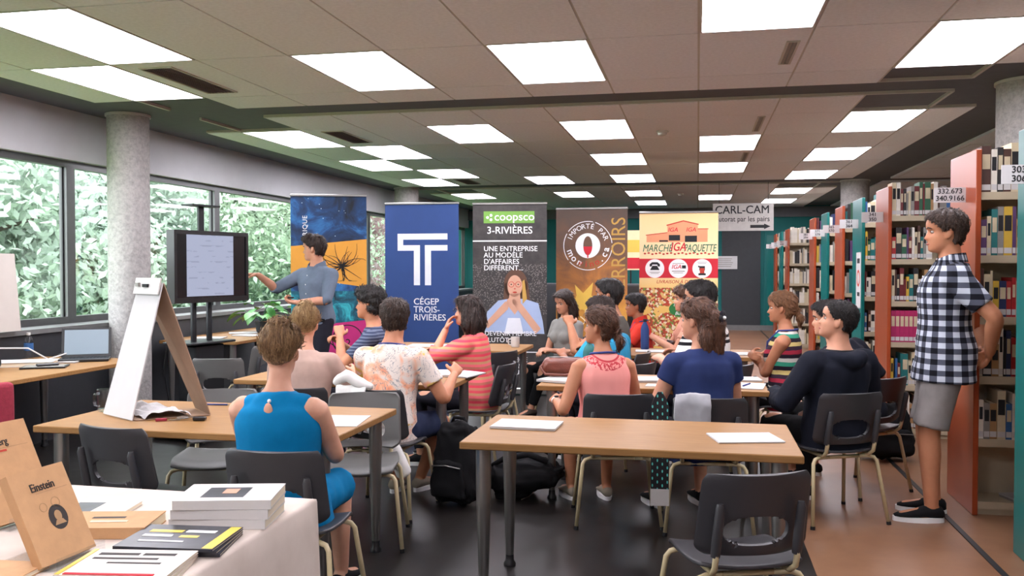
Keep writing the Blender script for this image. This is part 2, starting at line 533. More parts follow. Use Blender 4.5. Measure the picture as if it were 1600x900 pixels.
MT['leaf_pale'] = leaf_mat('leaf_pale', (176, 190, 178), (188, 202, 188))
MT['leaf_mid'] = leaf_mat('leaf_mid', (142, 160, 138), (166, 186, 158))
MT['leaf_purple'] = leaf_mat('leaf_purple', (120, 104, 108), (150, 116, 112))
MT['bark'] = mat('bark', (70, 60, 52), 0.9, var=0.25, bump=0.5)
nrg = np.random.default_rng(3)
def tree(x, y, h, r, z0, n, m, label, ls=0.16):
    t = thing('tree', label, 'tree', (x, y, -0.3), 0, 'trees outside the windows')
    b = MB(); b.tube([(0, 0, 0), (0.05, 0.03, h * 0.4), (0, 0.1, h * 0.8)], [0.16, 0.12, 0.05], 8)
    for q in range(7):
        a = q * 2.4; zz = h * (0.3 + 0.07 * q)
        b.tube([(0.03, 0.03, zz), (math.cos(a) * r * 0.45, math.sin(a) * r * 0.45, zz + 0.5), (math.cos(a) * r * 0.8, math.sin(a) * r * 0.8, zz + 0.7)], [0.06, 0.035, 0.015], 6)
    b.build('trunk', 'bark', t, True)
    # foliage: leaf quads in clumps spread over an ellipsoid crown
    nc = 90
    d = nrg.normal(size=(nc, 3)); d /= np.linalg.norm(d, axis=1)[:, None]
    rad = nrg.uniform(0.45, 1.0, nc)[:, None]
    cz = (z0 + h) / 2; cl = d * rad * np.array([r, r, (h - z0) / 2]) + np.array([0, 0, cz])
    ci = nrg.integers(0, nc, n)
    p = cl[ci] + nrg.normal(size=(n, 3)) * np.array([0.28, 0.28, 0.2]) * r * 0.62
    u = nrg.normal(size=(n, 3)); u /= np.linalg.norm(u, axis=1)[:, None]
    w = np.cross(u, nrg.normal(size=(n, 3))); w /= np.linalg.norm(w, axis=1)[:, None]
    s = nrg.uniform(0.6, 1.3, n)[:, None] * ls
    vs = np.stack([p - u * s, p + w * s * 0.45, p + u * s, p - w * s * 0.45], 1).reshape(-1, 3)
    me = D.meshes.new('foliage')
    me.vertices.add(4 * n); me.vertices.foreach_set('co', vs.ravel())
    me.loops.add(4 * n); me.loops.foreach_set('vertex_index', np.arange(4 * n, dtype=np.int32))
    me.polygons.add(n); me.polygons.foreach_set('loop_start', np.arange(0, 4 * n, 4, dtype=np.int32))
    me.update(calc_edges=True)
    me.materials.append(MT[m])
    o = link('foliage', me, t); o['kind'] = 'stuff'
tr = [(-9.8, 9.5, 5.6, 2.3, 0.0, 36000, 'leaf_pale', 'pale green leafy tree outside the leftmost window'),
      (-10.2, 13.0, 5.4, 2.3, 0.0, 36000, 'leaf_pale', 'pale green leafy tree outside, left of the concrete column'),
      (-10.6, 16.6, 5.6, 2.4, -0.2, 36000, 'leaf_mid', 'green tree outside behind the screen and column'),
      (-10.0, 20.0, 5.2, 2.2, -0.2, 26000, 'leaf_mid', 'fresh green tree outside, right of the big screen'),
      (-11.3, 24.2, 6.2, 2.4, 0.2, 26000, 'leaf_purple', 'purple-leaved tree outside beside the pointing presenter'),
      (-11.6, 29.0, 6.0, 2.8, 0, 11000, 'leaf_mid', 'green tree outside behind the colourful banner'),
      (-11.5, 35.0, 6.0, 2.8, 0, 11000, 'leaf_purple', 'purple-leaved tree outside the far windows'),
      (-14.5, 8.5, 8.0, 3.4, -0.3, 11000, 'leaf_mid', 'tall back-row tree outside, far left'),
      (-15.5, 15.0, 8.0, 3.6, -0.3, 11000, 'leaf_pale', 'tall back-row tree outside behind the column'),
      (-15.5, 22.0, 8.5, 3.8, -0.3, 11000, 'leaf_mid', 'tall back-row tree outside behind the screen'),
      (-16.5, 30.0, 9.0, 4.2, -0.3, 11000, 'leaf_pale', 'tall back-row tree outside beyond the purple one'),
      (-17, 40.0, 9.0, 4.6, -0.3, 11000, 'leaf_mid', 'tallest tree outside the farthest windows')]
for (x, y, h, r, z0, n, m, lb) in tr:
    tree(x, y, h, r, z0, n, m, lb, 0.075 if x > -13 else 0.16)

# ================================================================== TABLES
def table(x0, x1, y0, y1, label, z=0.725, group='wooden work tables'):
    t = thing('work_table', label, 'table', ((x0 + x1) / 2, (y0 + y1) / 2, 0), 0, group)
    w, d = (x1 - x0) / 2, (y1 - y0) / 2
    part('tabletop', 'laminate', t, lambda b: b.b2(-w, w, -d, d, z - 0.032, z), bevel=0.004)
    def ap(b):
        for s in (-1, 1):
            b.b2(-w + 0.12, w - 0.12, s * (d - 0.16) - 0.012, s * (d - 0.16) + 0.012, z - 0.056, z - 0.033)
            b.b2(s * (w - 0.16) - 0.012, s * (w - 0.16) + 0.012, -d + 0.19, d - 0.19, z - 0.056, z - 0.033)
    part('under_frame', 'dark_metal', t, ap)
    for sx in (-1, 1):
        for sy in (-1, 1):
            lx, ly = sx * (w - 0.085), sy * (d - 0.085)
            lg = part('leg', 'chrome', t, lambda b: b.lathe([(0.033, z - 0.034), (0.033, z - 0.2), (0.02, 0.05), (0.018, 0.045)], 18, (lx, ly, 0)), 'auto')
            part('foot_glide', 'black_plastic', lg, lambda b: b.lathe([(0.02, 0.06), (0.021, 0.025), (0.03, 0.012), (0.03, 0.0)], 18, (lx, ly, 0)), 'auto')
    return t
table(-0.98, 0.41, 3.58, 4.29, 'empty light wood table in the foreground with two paper piles')
table(-3.02, -1.53, 3.54, 4.36, 'light wood table under the folded flip chart')
table(-2.98, -1.50, 5.28, 6.00, 'light wood table beside the person in floral shirt')
table(-2.98, -1.53, 7.55, 8.28, 'light wood table carrying a white mug at the back left')
table(-0.98, 0.42, 5.40, 6.10, 'light wood table in front of the woman in pink')
table(-0.98, 0.46, 7.42, 8.12, 'light wood table with the tall blue bottle at back right')
def wtable(x0, x1, y0, y1, label):
    return table(x0, x1, y0, y1, label, 0.725, 'window side tables')
wtable(-5.3, -4.35, 4.7, 6.33, 'window side table holding the open laptop and water bottles')
wtable(-5.3, -4.45, 7.95, 9.9, 'window side table with papers behind the screen stand')

# ================================================================== CHAIRS
def chair_meshes():
    R = {}
    # backrest: curved grid with an oval hand hole, thickened
    nx, nz = 48, 40
    W, H0, H1 = 0.215, 0.50, 0.815
    def pt(u, v):
        zz = H0 + (H1 - H0) * v
        ww = W * (1 - 0.05 * v) * (1.0 - 0.22 * max(0, (0.14 - v) / 0.14) ** 2 - 0.10 * max(0, (v - 0.88) / 0.12) ** 2)
        x = ww * (2 * u - 1)
        y = -0.205 - 0.075 * v + 0.055 * (2 * u - 1) ** 2
        return x, y, zz
    vs, fs, idx = [], [], {}
    hu, hv, ru, rv = 0.5, 0.31, 0.29, 0.185
    for i in range(nx + 1):
        for j in range(nz + 1):
            u, v = i / nx, j / nz
            du, dv = (u - hu) / ru, (v - hv) / rv
            r = (abs(du) ** 2.6 + abs(dv) ** 2.6) ** (1 / 2.6)
            if 0.88 < r < 1.12:
                if True:
                    u, v = hu + (u - hu) / r * 1.0, hv + (v - hv) / r * 1.0
            idx[i, j] = len(vs); vs.append(pt(u, v)); 
    for i in range(nx):
        for j in range(nz):
            u, v = (i + 0.5) / nx, (j + 0.5) / nz
            if (abs((u - hu) / ru) ** 2.6 + abs((v - hv) / rv) ** 2.6) < 0.97: continue
            fs.append((idx[i, j], idx[i + 1, j], idx[i + 1, j + 1], idx[i, j + 1]))
    b = MB(); b.v, b.f = vs, fs
    me = b.mesh('backrest', None)
    bm = bmesh.new(); bm.from_mesh(me)
    bmesh.ops.remove_doubles(bm, verts=bm.verts, dist=0.0008)
    bmesh.ops.delete(bm, geom=[v for v in bm.verts if not v.link_faces], context='VERTS')
    bm.to_mesh(me); bm.free()
    R['back'] = bake(me, [('SOLIDIFY', dict(thickness=0.016, offset=0)), ('BEVEL', dict(width=0.004, segments=2, limit_method='ANGLE'))], 'backrest', 'chair_shell')
    R['back'].set_sharp_from_angle(angle=0.8)
    # seat: curved shell with a rolled front
    vs, fs = [], []
    n = 16
    for i in range(n + 1):
        for j in range(n + 1):
            u, v = 2 * i / n - 1, 2 * j / n - 1
            sq = (1 - 0.09 * v * v * abs(u) ** 3)
            x = 0.215 * u * sq; y = 0.205 * v * (1 - 0.09 * u * u * abs(v) ** 3)
            z = 0.445 + 0.018 * u * u - 0.03 * max(0, v - 0.45) ** 2 * 3 + 0.012 * max(0, -v - 0.6) - 0.006 * (1 - v * v)
            vs.append((x, y, z))
    for i in range(n):
        for j in range(n):
            a = i * (n + 1) + j
            fs.append((a, a + n + 1, a + n + 2, a + 1))
    b = MB(); b.v, b.f = vs, fs
    R['seat'] = bake(b.mesh('seat', None), [('SOLIDIFY', dict(thickness=0.016, offset=0)), ('BEVEL', dict(width=0.005, segments=2, limit_method='ANGLE'))], 'seat', 'chair_shell')
    R['seat'].set_sharp_from_angle(angle=0.8)
    for s, nm in ((-1, 'L'), (1, 'R')):
        R['rib' + nm] = MB().tube([(s * 0.155, -0.222, 0.505), (s * 0.155, -0.232, 0.55), (s * 0.153, -0.263, 0.69), (s * 0.153, -0.262, 0.71)], [0.017, 0.019, 0.017, 0.012], 12).mesh('back_rib', 'chair_shell', 'auto')
        R['sup' + nm] = MB().tube([(s * 0.155, -0.235, 0.56), (s * 0.155, -0.228, 0.50), (s * 0.155, -0.215, 0.455), (s * 0.15, -0.18, 0.428), (s * 0.145, -0.1, 0.423), (s * 0.145, 0.14, 0.423)], 0.0115, 10).mesh('back_support', 'cream', True)
        for t, tn in ((-1, 'b'), (1, 'f')):
            k = 0.15
            R['leg' + nm + tn] = MB().tube([(s * 0.10, t * k, 0.412), (s * 0.165, t * (k + 0.005), 0.412), (s * 0.195, t * (k + 0.012), 0.403), (s * 0.21, t * (k + 0.02), 0.38), (s * 0.25, t * (k + 0.085), 0.012)], 0.0115, 10).mesh('leg', 'cream', True)
            R['tip' + nm + tn] = MB().cyl((s * 0.2495, t * (k + 0.084), 0.02), (s * 0.2515, t * (k + 0.0865), 0.0), 0.014, 0.014, 10).mesh('leg_tip', 'black_plastic', 'auto')
    for t, tn in ((-1, 'b'), (1, 'f')):
        R['cross' + tn] = MB().cyl((-0.11, t * 0.15, 0.412), (0.11, t * 0.15, 0.412), 0.0115, n=10).mesh('seat_frame', 'cream', True)
    for q in R.values(): q.transform(Matrix.Diagonal((0.95, 0.95, 0.93, 1)))
    # grey version of the shells
    for q in ('back', 'seat'):
        R[q + '2'] = R[q].copy(); R[q + '2'].materials.clear(); R[q + '2'].materials.append(MT['chair_shell_light'])
    return R
CH = chair_meshes()
def chair(x, y, rz, label, grey=False):
    t = thing('shell_chair', label, 'chair', (x, y, 0), math.radians(rz), 'plastic shell chairs')
    bk = link('backrest', CH['back2' if grey else 'back'], t)
    link('seat', CH['seat2' if grey else 'seat'], t)
    for nm in 'LR':
        link('back_rib', CH['rib' + nm], bk)
        link('back_support', CH['sup' + nm], t)
        for tn in 'bf':
            lg = link('leg', CH['leg' + nm + tn], t)
            link('leg_tip', CH['tip' + nm + tn], lg)
    link('seat_frame', CH['crossb'], t)
    link('seat_frame', CH['crossf'], t)
    return t
chair(0.13, 3.33, 20, 'empty charcoal chair facing the empty foreground table')
chair(-2.50, 3.66, -10, 'empty charcoal chair at the left table, in front of the flip chart')
chair(-2.60, 4.40, 197, 'empty grey chair across the left table, beyond the flip chart', True)
chair(-1.76, 4.43, 195, 'empty grey chair tucked in near the right end of left table', True)
chair(-3.68, 6.40, 15, 'empty grey chair below the big screen', True)
chair(-3.95, 7.45, 60, 'empty grey chair beside the leafy plant by windows', True)
chair(-1.78, 7.30, 60, 'empty charcoal chair by the table with the white mug')

# red office chair at the left edge
oc = thing('office_chair', 'red upholstered office chair at the left edge of the room', 'chair', (-4.06, 4.2, 0), math.radians(60))
MT['red_fabric'] = mat('red_fabric', (150, 44, 62), 0.9, var=0.12, sc=60, bump=0.2, bsc=300)
def cush(c, s):
    me = MB().box(c, s).mesh('c', None)
    return me
link('backrest', bake(cush((0, -0.22, 0.64), (0.42, 0.08, 0.36)), [('BEVEL', dict(width=0.03, segments=3)), ('SUBSURF', dict(levels=1))], 'backrest', 'red_fabric'), oc)
link('seat', bake(cush((0, 0, 0.46), (0.46, 0.44, 0.07)), [('BEVEL', dict(width=0.03, segments=3)), ('SUBSURF', dict(levels=1))], 'seat', 'red_fabric'), oc)
part('column', 'black_plastic', oc, lambda b: b.cyl((0, 0, 0.08), (0, 0, 0.43), 0.025), 'auto')
part('back_bracket', 'black_plastic', oc, lambda b: b.tube([(0, -0.1, 0.42), (0, -0.26, 0.42), (0, -0.28, 0.5), (0, -0.26, 0.72)], 0.018), 'auto')
for q in range(5):
    a = q * 2 * PI / 5
    lg = part('leg', 'black_plastic', oc, lambda b: b.tube([(0, 0, 0.1), (math.cos(a) * 0.28, math.sin(a) * 0.28, 0.07)], [0.025, 0.015]), 'auto')
    part('caster', 'black_plastic', lg, lambda b: b.cyl((math.cos(a) * 0.28 - 0.02, math.sin(a) * 0.28, 0.027), (math.cos(a) * 0.28 + 0.02, math.sin(a) * 0.28, 0.027), 0.027), 'auto')

# ================================================================== BOOKCASES
SHZ = [0.08, 0.45, 0.82, 1.17, 1.53, 1.90]
SDEP = 0.52
BX = 1.62
def bookcase(y, color, label, sign, length=2.75):
    t = thing('bookcase', label, 'bookcase', (BX, y, 0), 0, 'library bookcases in a row')
    end = part('end_panel', color, t, lambda b: b.b2(-0.03, 0.0, 0, SDEP + 0.02, 0.0, 2.15), bevel=0.003)
    part('end_panel', color, t, lambda b: b.b2(length, length + 0.03, 0, SDEP + 0.02, 0.0, 2.15), bevel=0.003)
    part('plinth', 'shelf', t, lambda b: b.b2(0.0, length, 0.03, SDEP - 0.01, 0.0, SHZ[0] - 0.02))
    part('divider_panel', 'shelf', t, lambda b: b.b2(0.0, length, SDEP / 2 - 0.006, SDEP / 2 + 0.006, SHZ[0], 2.1))
    for z in SHZ:
        part('shelf_board', 'shelf', t, lambda b: (b.b2(0.0, length, 0.015, SDEP - 0.005, z - 0.02, z), b.b2(0.0, length, 0.012, 0.02, z - 0.045, z)))
    for x in (0.92, 1.84):
        part('upright', 'shelf', t, lambda b: b.b2(x - 0.012, x + 0.012, 0.02, SDEP - 0.02, SHZ[0], 2.1))
    # aisle sign: a card that sticks out of the end panel
    if sign:
        sg = part('aisle_sign', 'paper', t, lambda b: b.b2(-0.21, -0.03, 0.2, 0.21, 1.855, 1.945))
        text(sign[0], 0.044, 'ink', sg, (-0.12, 0.198, 1.922), weight=0.012)
        text(sign[1], 0.044, 'ink', sg, (-0.12, 0.198, 1.879), weight=0.012)
    return t
cases = [(4.39, 'teal', 'teal-ended bookcase cut off at the right edge', ('303.4', '306.4'), 'teal case nearest'),
         (5.62, 'orange', 'nearest orange-ended bookcase behind the standing man', ('332.673', '340.9166'), 'nearest orange case'),
         (8.05, 'orange', 'second orange-ended bookcase, left of the standing man', ('341', '350'), 'second orange case'),
         (9.28, 'teal', 'teal-ended bookcase bearing a small poster', ('361', '364'), 'poster case'),
         (10.5, 'orange', 'third orange-ended bookcase down the row', ('365', '370'), 'third orange case'),
         (11.7, 'teal', 'second teal-ended bookcase down the row', ('371', '379'), ''),
         (12.95, 'orange', 'fourth orange-ended bookcase down the row', ('381', '394'), ''),
         (16.6, 'orange', 'fifth orange-ended bookcase far down the row', ('401', '448'), 'fifth orange case'),
         (17.8, 'teal', 'far teal-ended bookcase behind the striped-top woman', ('500', '530'), ''),
         (19.1, 'orange', 'farthest orange-ended bookcase near the back wall', ('540', '599'), '')]
BOOKC = {'white': (226, 220, 208), 'cream': (206, 192, 160), 'grey': (140, 136, 130), 'black': (34, 33, 36), 'dark brown': (70, 42, 34), 'maroon': (104, 32, 36),
         'red': (170, 36, 40), 'navy': (34, 46, 88), 'blue': (50, 96, 150), 'green': (40, 92, 66), 'teal': (30, 110, 110), 'tan': (170, 132, 90), 'yellow': (206, 170, 60), 'magenta': (176, 40, 96), 'purple': (86, 56, 100)}
for c, rgb in BOOKC.items():
    MT['book ' + c] = mat('book_' + c.replace(' ', '_'), rgb, 0.5, var=0.12, sc=9)
MT['pages'] = mat('book_pages', (228, 216, 192), 0.9, var=0.05, stretch=(1, 1, 60))
ORD = ['first', 'second', 'third', 'fourth', 'fifth', 'sixth', 'seventh', 'eighth', 'ninth', 'tenth', 'eleventh', 'twelfth', 'thirteenth', 'fourteenth', 'fifteenth', 'sixteenth', 'seventeenth', 'eighteenth', 'nineteenth', 'twentieth'] + ['twenty-%s' % q for q in ('first', 'second', 'third', 'fourth', 'fifth', 'sixth', 'seventh', 'eighth', 'ninth')]
LEV = {5: 'top shelf', 4: 'second shelf down', 3: 'third shelf down', 2: 'fourth shelf down', 1: 'fifth shelf down', 0: 'bottom shelf'}
book_cache = {}
def book_parts(w, h, d, c):
    key = (round(w, 3), round(h, 2), round(d, 2), c)
    if key not in book_cache:
        b = MB()   # cover: spine and two boards
        t = 0.0025
        b.b2(-w / 2, w / 2, 0, t, 0, h); b.b2(-w / 2, -w / 2 + t, t, d, 0, h); b.b2(w / 2 - t, w / 2, t, d, 0, h)
        pg = MB().b2(-w / 2 + t, w / 2 - t, t, d - 0.004, 0.003, h - 0.003)
        lb = MB().b2(-w / 2 + 0.0015, w / 2 - 0.0015, -0.0008, 0.0, 0.012, 0.045)
        bt = MB().b2(-w / 2 + 0.004, w / 2 - 0.004, -0.0008, 0.0, h * 0.5, h * 0.82)
        book_cache[key] = (b.mesh('book', 'book ' + c), pg.mesh('page_block', 'pages'), lb.mesh('call_label', 'paper'), bt.mesh('spine_title', 'ink' if c in ('white', 'cream', 'yellow', 'grey', 'tan') else 'book cream'))
    return book_cache[key]
rest = {c: MB() for c in BOOKC}
rb = random.Random(11)
def fill_shelves():
    for ci, (y, colr, label, sign, short) in enumerate(cases):
        nind = {4.39: 0, 5.62: 16, 8.05: 21, 9.28: 6, 10.5: 3, 16.6: 9}.get(y, 0)
        for lv, z in enumerate(SHZ):
            empty_shelf = (y == 5.62 and lv == 0)
            x = 0.006
            k = 0
            dep = 0.19
            tall = 0.31 if lv != 5 else 0.29
            while x < 2.70 and not empty_shelf:
                if any(abs(x - q) < 0.06 for q in (0.92, 1.84)): x += 0.06; continue
                w = rb.choice((0.014, 0.018, 0.022, 0.026, 0.032, 0.038, 0.045)) * (1.15 if y > 15 else 1)
                h = rb.choice((0.19, 0.21, 0.23, 0.25, 0.27)) if rb.random() < 0.85 else 0.285
                pal = ('white', 'white', 'white', 'cream', 'cream', 'grey', 'black', 'dark brown', 'maroon', 'red', 'navy', 'blue', 'green', 'teal', 'tan', 'yellow', 'purple')
                if y > 15: pal = ('white', 'white', 'cream', 'white', 'cream', 'grey', 'black')
                c = rb.choice(pal)
                if y == 8.05 and lv == 2 and k < 9:  # the run of magenta volumes, then blue
                    c, h, w = ('magenta', 0.27, 0.034) if k < 6 else ('blue', 0.26, 0.03)
                if y == 5.62 and lv == 5 and k < 5:
                    c, h, w = (('dark brown', 0.27, 0.05), ('white', 0.25, 0.032), ('black', 0.26, 0.03), ('dark brown', 0.25, 0.04), ('cream', 0.285, 0.045))[k]
                if rb.random() < 0.035 and k > 9: x += 0.09; continue   # a gap
                d = dep
                if k < nind and short:
                    mc, mp, ml, mtl = book_parts(w, h, d, c)
                    o = link('book', mc)
                    o.location = (BX + x + w / 2, y + 0.022 + 0.006 * rb.random(), z)
                    size = 'tall' if h > 0.255 else ('short' if h < 0.205 else 'mid-height')
                    tag(o, '%s %s book, %s from end panel, %s, %s' % (size, c, ORD[k], LEV[lv], short), 'book', 'books on the library shelves')
                    link('page_block', mp, o)
                    if y < 9.5:
                        link('call_label', ml, o)
                        if w > 0.02: link('spine_title', mtl, o)
                else:
                    rest[c].b2(BX + x, BX + x + w, y + 0.022 + 0.006 * rb.random(), y + 0.02 + d, z, z + h)
                    if y < 9.5 and y != 4.39:
                        rest['white'].b2(BX + x + 0.002, BX + x + w - 0.002, y + 0.0205, y + 0.0225, z + 0.012, z + 0.04)
                k += 1
                x += w + 0.0015 + (0.012 if rb.random() < 0.06 else 0)
for c_ in cases:
    bookcase(*c_[:4])
fill_shelves()
# the books past the individual ones: one mesh, one material slot per cover colour
rv, rf, rm = [], [], []
for i, c in enumerate(BOOKC):
    b = len(rv); rv += rest[c].v; rf += [tuple(q + b for q in f) for f in rest[c].f]; rm += [i] * len(rest[c].f)
me = D.meshes.new('shelved_books'); me.from_pydata(rv, [], rf)
for c in BOOKC: me.materials.append(MT['book ' + c])
me.polygons.foreach_set('material_index', rm); me.update()
tag(link('shelved_books', me), 'the many further books filling the library bookcases', 'books', kind='stuff')
# loose papers on the nearly empty bottom shelf, small poster on a teal end panel
lp = thing('booklet', 'thin grey booklet lying on the bottom shelf of the nearest orange bookcase', 'booklet', (BX + 0.28, 5.75, 0.08), 0.3)
part('cover', 'book grey', lp, lambda b: b.b2(-0.1, 0.1, -0.07, 0.07, 0.0, 0.012))
part('page_block', 'paper', lp, lambda b: b.b2(-0.098, 0.104, -0.068, 0.074, 0.0121, 0.02))
po = thing('small_poster', 'narrow white poster taped to the teal bookcase end', 'poster', (BX - 0.031, 9.43, 1.05))
part('sheet', 'paper', po, lambda b: b.b2(-0.002, 0, -0.12, 0.14, 0, 0.56))
part('red_ring', mat('poster_red', (196, 70, 60), 0.8), po, lambda b: b.rings([[Vector((-0.004 if q else -0.0021, 0.01 + r * math.cos(a), 0.3 + r * math.sin(a))) for a in [2 * PI * i / 20 for i in range(20)]] for q, r in ((0, 0.06), (1, 0.06), (1, 0.085), (0, 0.085))], cap=False))
part('print_mark', 'ink', po, lambda b: (b.b2(-0.003, -0.0021, -0.06, 0.07, 0.12, 0.16), b.b2(-0.003, -0.0021, -0.06, 0.08, 0.45, 0.5)))

# ================================================================== BANNERS
def banner(name, label, x0, x1, y0, y1, h, m):
    """pull-up banner: local x across, front towards -y"""
    cx, cy = (x0 + x1) / 2, (y0 + y1) / 2
    w = math.hypot(x1 - x0, y1 - y0) / 2
    t = thing('pull_up_banner', label, 'banner', (cx, cy, 0), math.atan2(y1 - y0, x1 - x0), 'pull-up banners')
    part('cassette', 'chrome', t, lambda b: b.b2(-w - 0.01, w + 0.01, -0.06, 0.06, 0.01, 0.085), bevel=0.012)
    for s in (-1, 1):
        part('foot', 'chrome', t, lambda b: b.b2(s * w * 0.7 - 0.02, s * w * 0.7 + 0.02, -0.13, 0.13, 0.0, 0.01))
    sheet = part('printed_sheet', m, t, lambda b: b.b2(-w, w, -0.003, 0.0, 0.08, h))
    part('top_rail', 'chrome', t, lambda b: b.b2(-w - 0.005, w + 0.005, -0.012, 0.008, h - 0.005, h + 0.02), bevel=0.004)
    part('support_pole', 'chrome', t, lambda b: b.cyl((0, 0.03, 0.05), (0, 0.012, h), 0.01), True)
    return t, sheet, w
def flat(parent, name, m, polys, y=-0.0035, d=0.0005):
    b = MB()
    for p in polys: b.prism(p, d, y)
    return b.build(name, m, parent)
def circ(cx, cz, r, n=36, rz=None, a0=0.0, a1=2 * PI):
    rz = rz or r
    return [(cx + r * math.cos(a0 + (a1 - a0) * k / n), cz + rz * math.sin(a0 + (a1 - a0) * k / n)) for k in range(n)]
def rect(x0, x1, z0, z1): return [(x0, z0), (x1, z0), (x1, z1), (x0, z1)]
def ring_strip(cx, cz, r0, r1, n=48, y=-0.0035, dash=False):
    ps = []
    for k in range(n):
        if dash and k % 12 == 0: continue
        a, c = 2 * PI * k / n, 2 * PI * (k + 1) / n
        ps.append([(cx + r0 * math.cos(a), cz + r0 * math.sin(a)), (cx + r1 * math.cos(a), cz + r1 * math.sin(a)), (cx + r1 * math.cos(c), cz + r1 * math.sin(c)), (cx + r0 * math.cos(c), cz + r0 * math.sin(c))])
    return ps
for nm, c in (('print_orange', (226, 158, 60)), ('print_magenta', (196, 40, 118)), ('print_blue', (38, 66, 122)), ('print_pale', (222, 222, 228)), ('print_charcoal', (50, 47, 46)), ('print_green', (104, 150, 62)),
              ('print_hair', (92, 62, 46)), ('print_skin', (206, 156, 130)), ('print_shirt', (160, 176, 208)), ('print_red', (200, 36, 52)), ('print_peach', (222, 150, 110)), ('print_cream', (242, 222, 178)), ('print_darkgreen', (52, 110, 84)),
              ('print_yellow', (232, 190, 84)), ('print_leaf', (44, 120, 58)), ('print_gold', (190, 148, 72)), ('print_wine', (186, 60, 44)), ('print_lime', (176, 196, 70))):
    MT[nm] = mat(nm, c, 0.75, var=0.05, sc=5)
# 1 galaxy banner
k = NT('print_galaxy', 0.6)
v = k.obj(); xyz = k.xyz(v)
neb = k.ramp(k.noise(v, 3.0, 7, 0.6, 0.8), [(0.32, srgb(14, 20, 32)), (0.5, srgb(22, 58, 104)), (0.62, srgb(44, 110, 172)), (0.78, srgb(150, 200, 232))])
star = k.math('LESS_THAN', k.voro(v, 16), 0.07)
gal = k.mix(star, neb, srgb(200, 225, 245))
teal = k.ramp(k.noise(v, 4.0, 7, 0.65, 1.5), [(0.35, srgb(12, 34, 48)), (0.52, srgb(14, 100, 120)), (0.66, srgb(60, 190, 200)), (0.8, srgb(190, 240, 240))])
k.color(k.mix(k.math('GREATER_THAN', xyz[2], 1.2), teal, gal))
MT['print_galaxy'] = k.m
t, sh, w = banner('a', 'colourful banner with blue galaxy and orange panel behind the presenter', -4.35, -3.57, 8.95, 9.2, 2.24, 'print_galaxy')
flat(t, 'orange_panel', 'print_orange', [[(-w, 1.36), (w, 1.24), (w, 1.77), (-w, 1.69)]])
b = MB()
for q in range(26):
    a = q * 2.399; r = 0.12 + 0.2 * rb.random(); cx, cz = 0.14, 1.47
    pts = [(cx, -0.0043, cz)]
    cur = rb.uniform(-1.0, 1.0)
    for s in range(1, 7):
        aa = a + cur * s / 6
        pts.append((max(-w + 0.01, min(w - 0.01, cx + r * s / 6 * math.cos(aa))), -0.0043, max(1.31, min(1.72, cz + r * s / 6 * math.sin(aa)))))
    b.tube(pts, [0.006, 0.005, 0.004, 0.003, 0.003, 0.002, 0.0015], 4)
b.build('spiky_drawing', 'ink', t)
flat(t, 'magenta_panel', 'print_magenta', [[(-w, 0.085), (w, 0.085), (w, 0.88), (-w, 0.80)]])
b = MB()
for cx, cz, r in ((-0.1, 0.42, 0.24), (0.2, 0.66, 0.17)):
    for ps in ring_strip(cx, cz, r - 0.012, r, 30): b.prism([(max(-w, min(w, p[0])), max(0.09, p[1])) for p in ps], 0.0004, -0.0041)
b.build('dial_drawing', 'ink', t)
for s_, x_, z_, r_ in (('1', 0.1, 0.74, 0.3), ('2', 0.2, 0.62, 0.2), ('3', 0.1, 0.42, 0.1)):
    text(s_, 0.13, 'ink', t, (x_, -0.0041, z_), (PI / 2, r_, 0), name='dial_number')
text('RIQUE', 0.072, 'white_ink', t, (-w + 0.155, -0.0045, 1.915), (PI / 2, -PI / 2, 0), spacing=1.1)
# 2 blue banner with the double T
t, sh, w = banner('b', 'dark blue banner with a large white T emblem', -3.62, -2.72, 9.93, 9.93, 2.2, 'print_blue')
flat(t, 'emblem', 'print_pale', [[(-0.295, 1.855), (0.315, 1.855), (0.315, 1.785), (-0.225, 1.785), (-0.225, 1.72), (-0.02, 1.72), (-0.02, 1.25), (-0.095, 1.25), (-0.095, 1.655), (-0.295, 1.655)], [(0.04, 1.72), (0.315, 1.72), (0.315, 1.655), (0.115, 1.655), (0.115, 1.25), (0.04, 1.25)]])
for q, s_ in enumerate(('CÉGEP', 'TROIS-', 'RIVIÈRES')):
    text(s_, 0.105, 'print_pale', t, (-0.10, -0.004, 1.055 - 0.093 * q), align='LEFT', weight=0.012)
# 3 charcoal banner with the woman's portrait
k = NT('print_charcoal_photo', 0.7)
v = k.obj()
z_ = k.xyz(v)[2]
base = k.ramp(k.noise(v, 7, 6, 0.7), [(0.3, srgb(40, 37, 37)), (0.7, srgb(66, 61, 59))])
dots = k.math('MULTIPLY', k.math('LESS_THAN', k.voro(v, 55), 0.35), k.math('MULTIPLY', k.math('LESS_THAN', z_, 1.5), k.math('GREATER_THAN', z_, 0.9)))
k.color(k.mix(k.math('MULTIPLY', dots, k.noise(v, 4)), base, srgb(140, 132, 128)))
MT['print_charcoal_photo'] = k.m
t, sh, w = banner('c', 'charcoal banner with a green logo bar and a portrait of a woman', -2.53, -1.68, 9.85, 9.92, 2.18, 'print_charcoal_photo')
flat(t, 'logo_bar', 'print_green', [rect(-0.30, 0.285, 1.965, 2.10)])
text('coopsco', 0.13, 'white_ink', t, (0.055, -0.0045, 2.035), weight=0.006, sx=1.05)
flat(t, 'logo_dots', 'white_ink', [circ(-0.255, 2.03, 0.016, 12), circ(-0.215, 2.055, 0.016, 12), circ(-0.215, 2.005, 0.016, 12)], -0.0042)
text('3-RIVIÈRES', 0.115, 'white_ink', t, (0.0, -0.004, 1.88), weight=0.006)
flat(t, 'rule', 'white_ink', [rect(-w, w, 1.755, 1.768)])
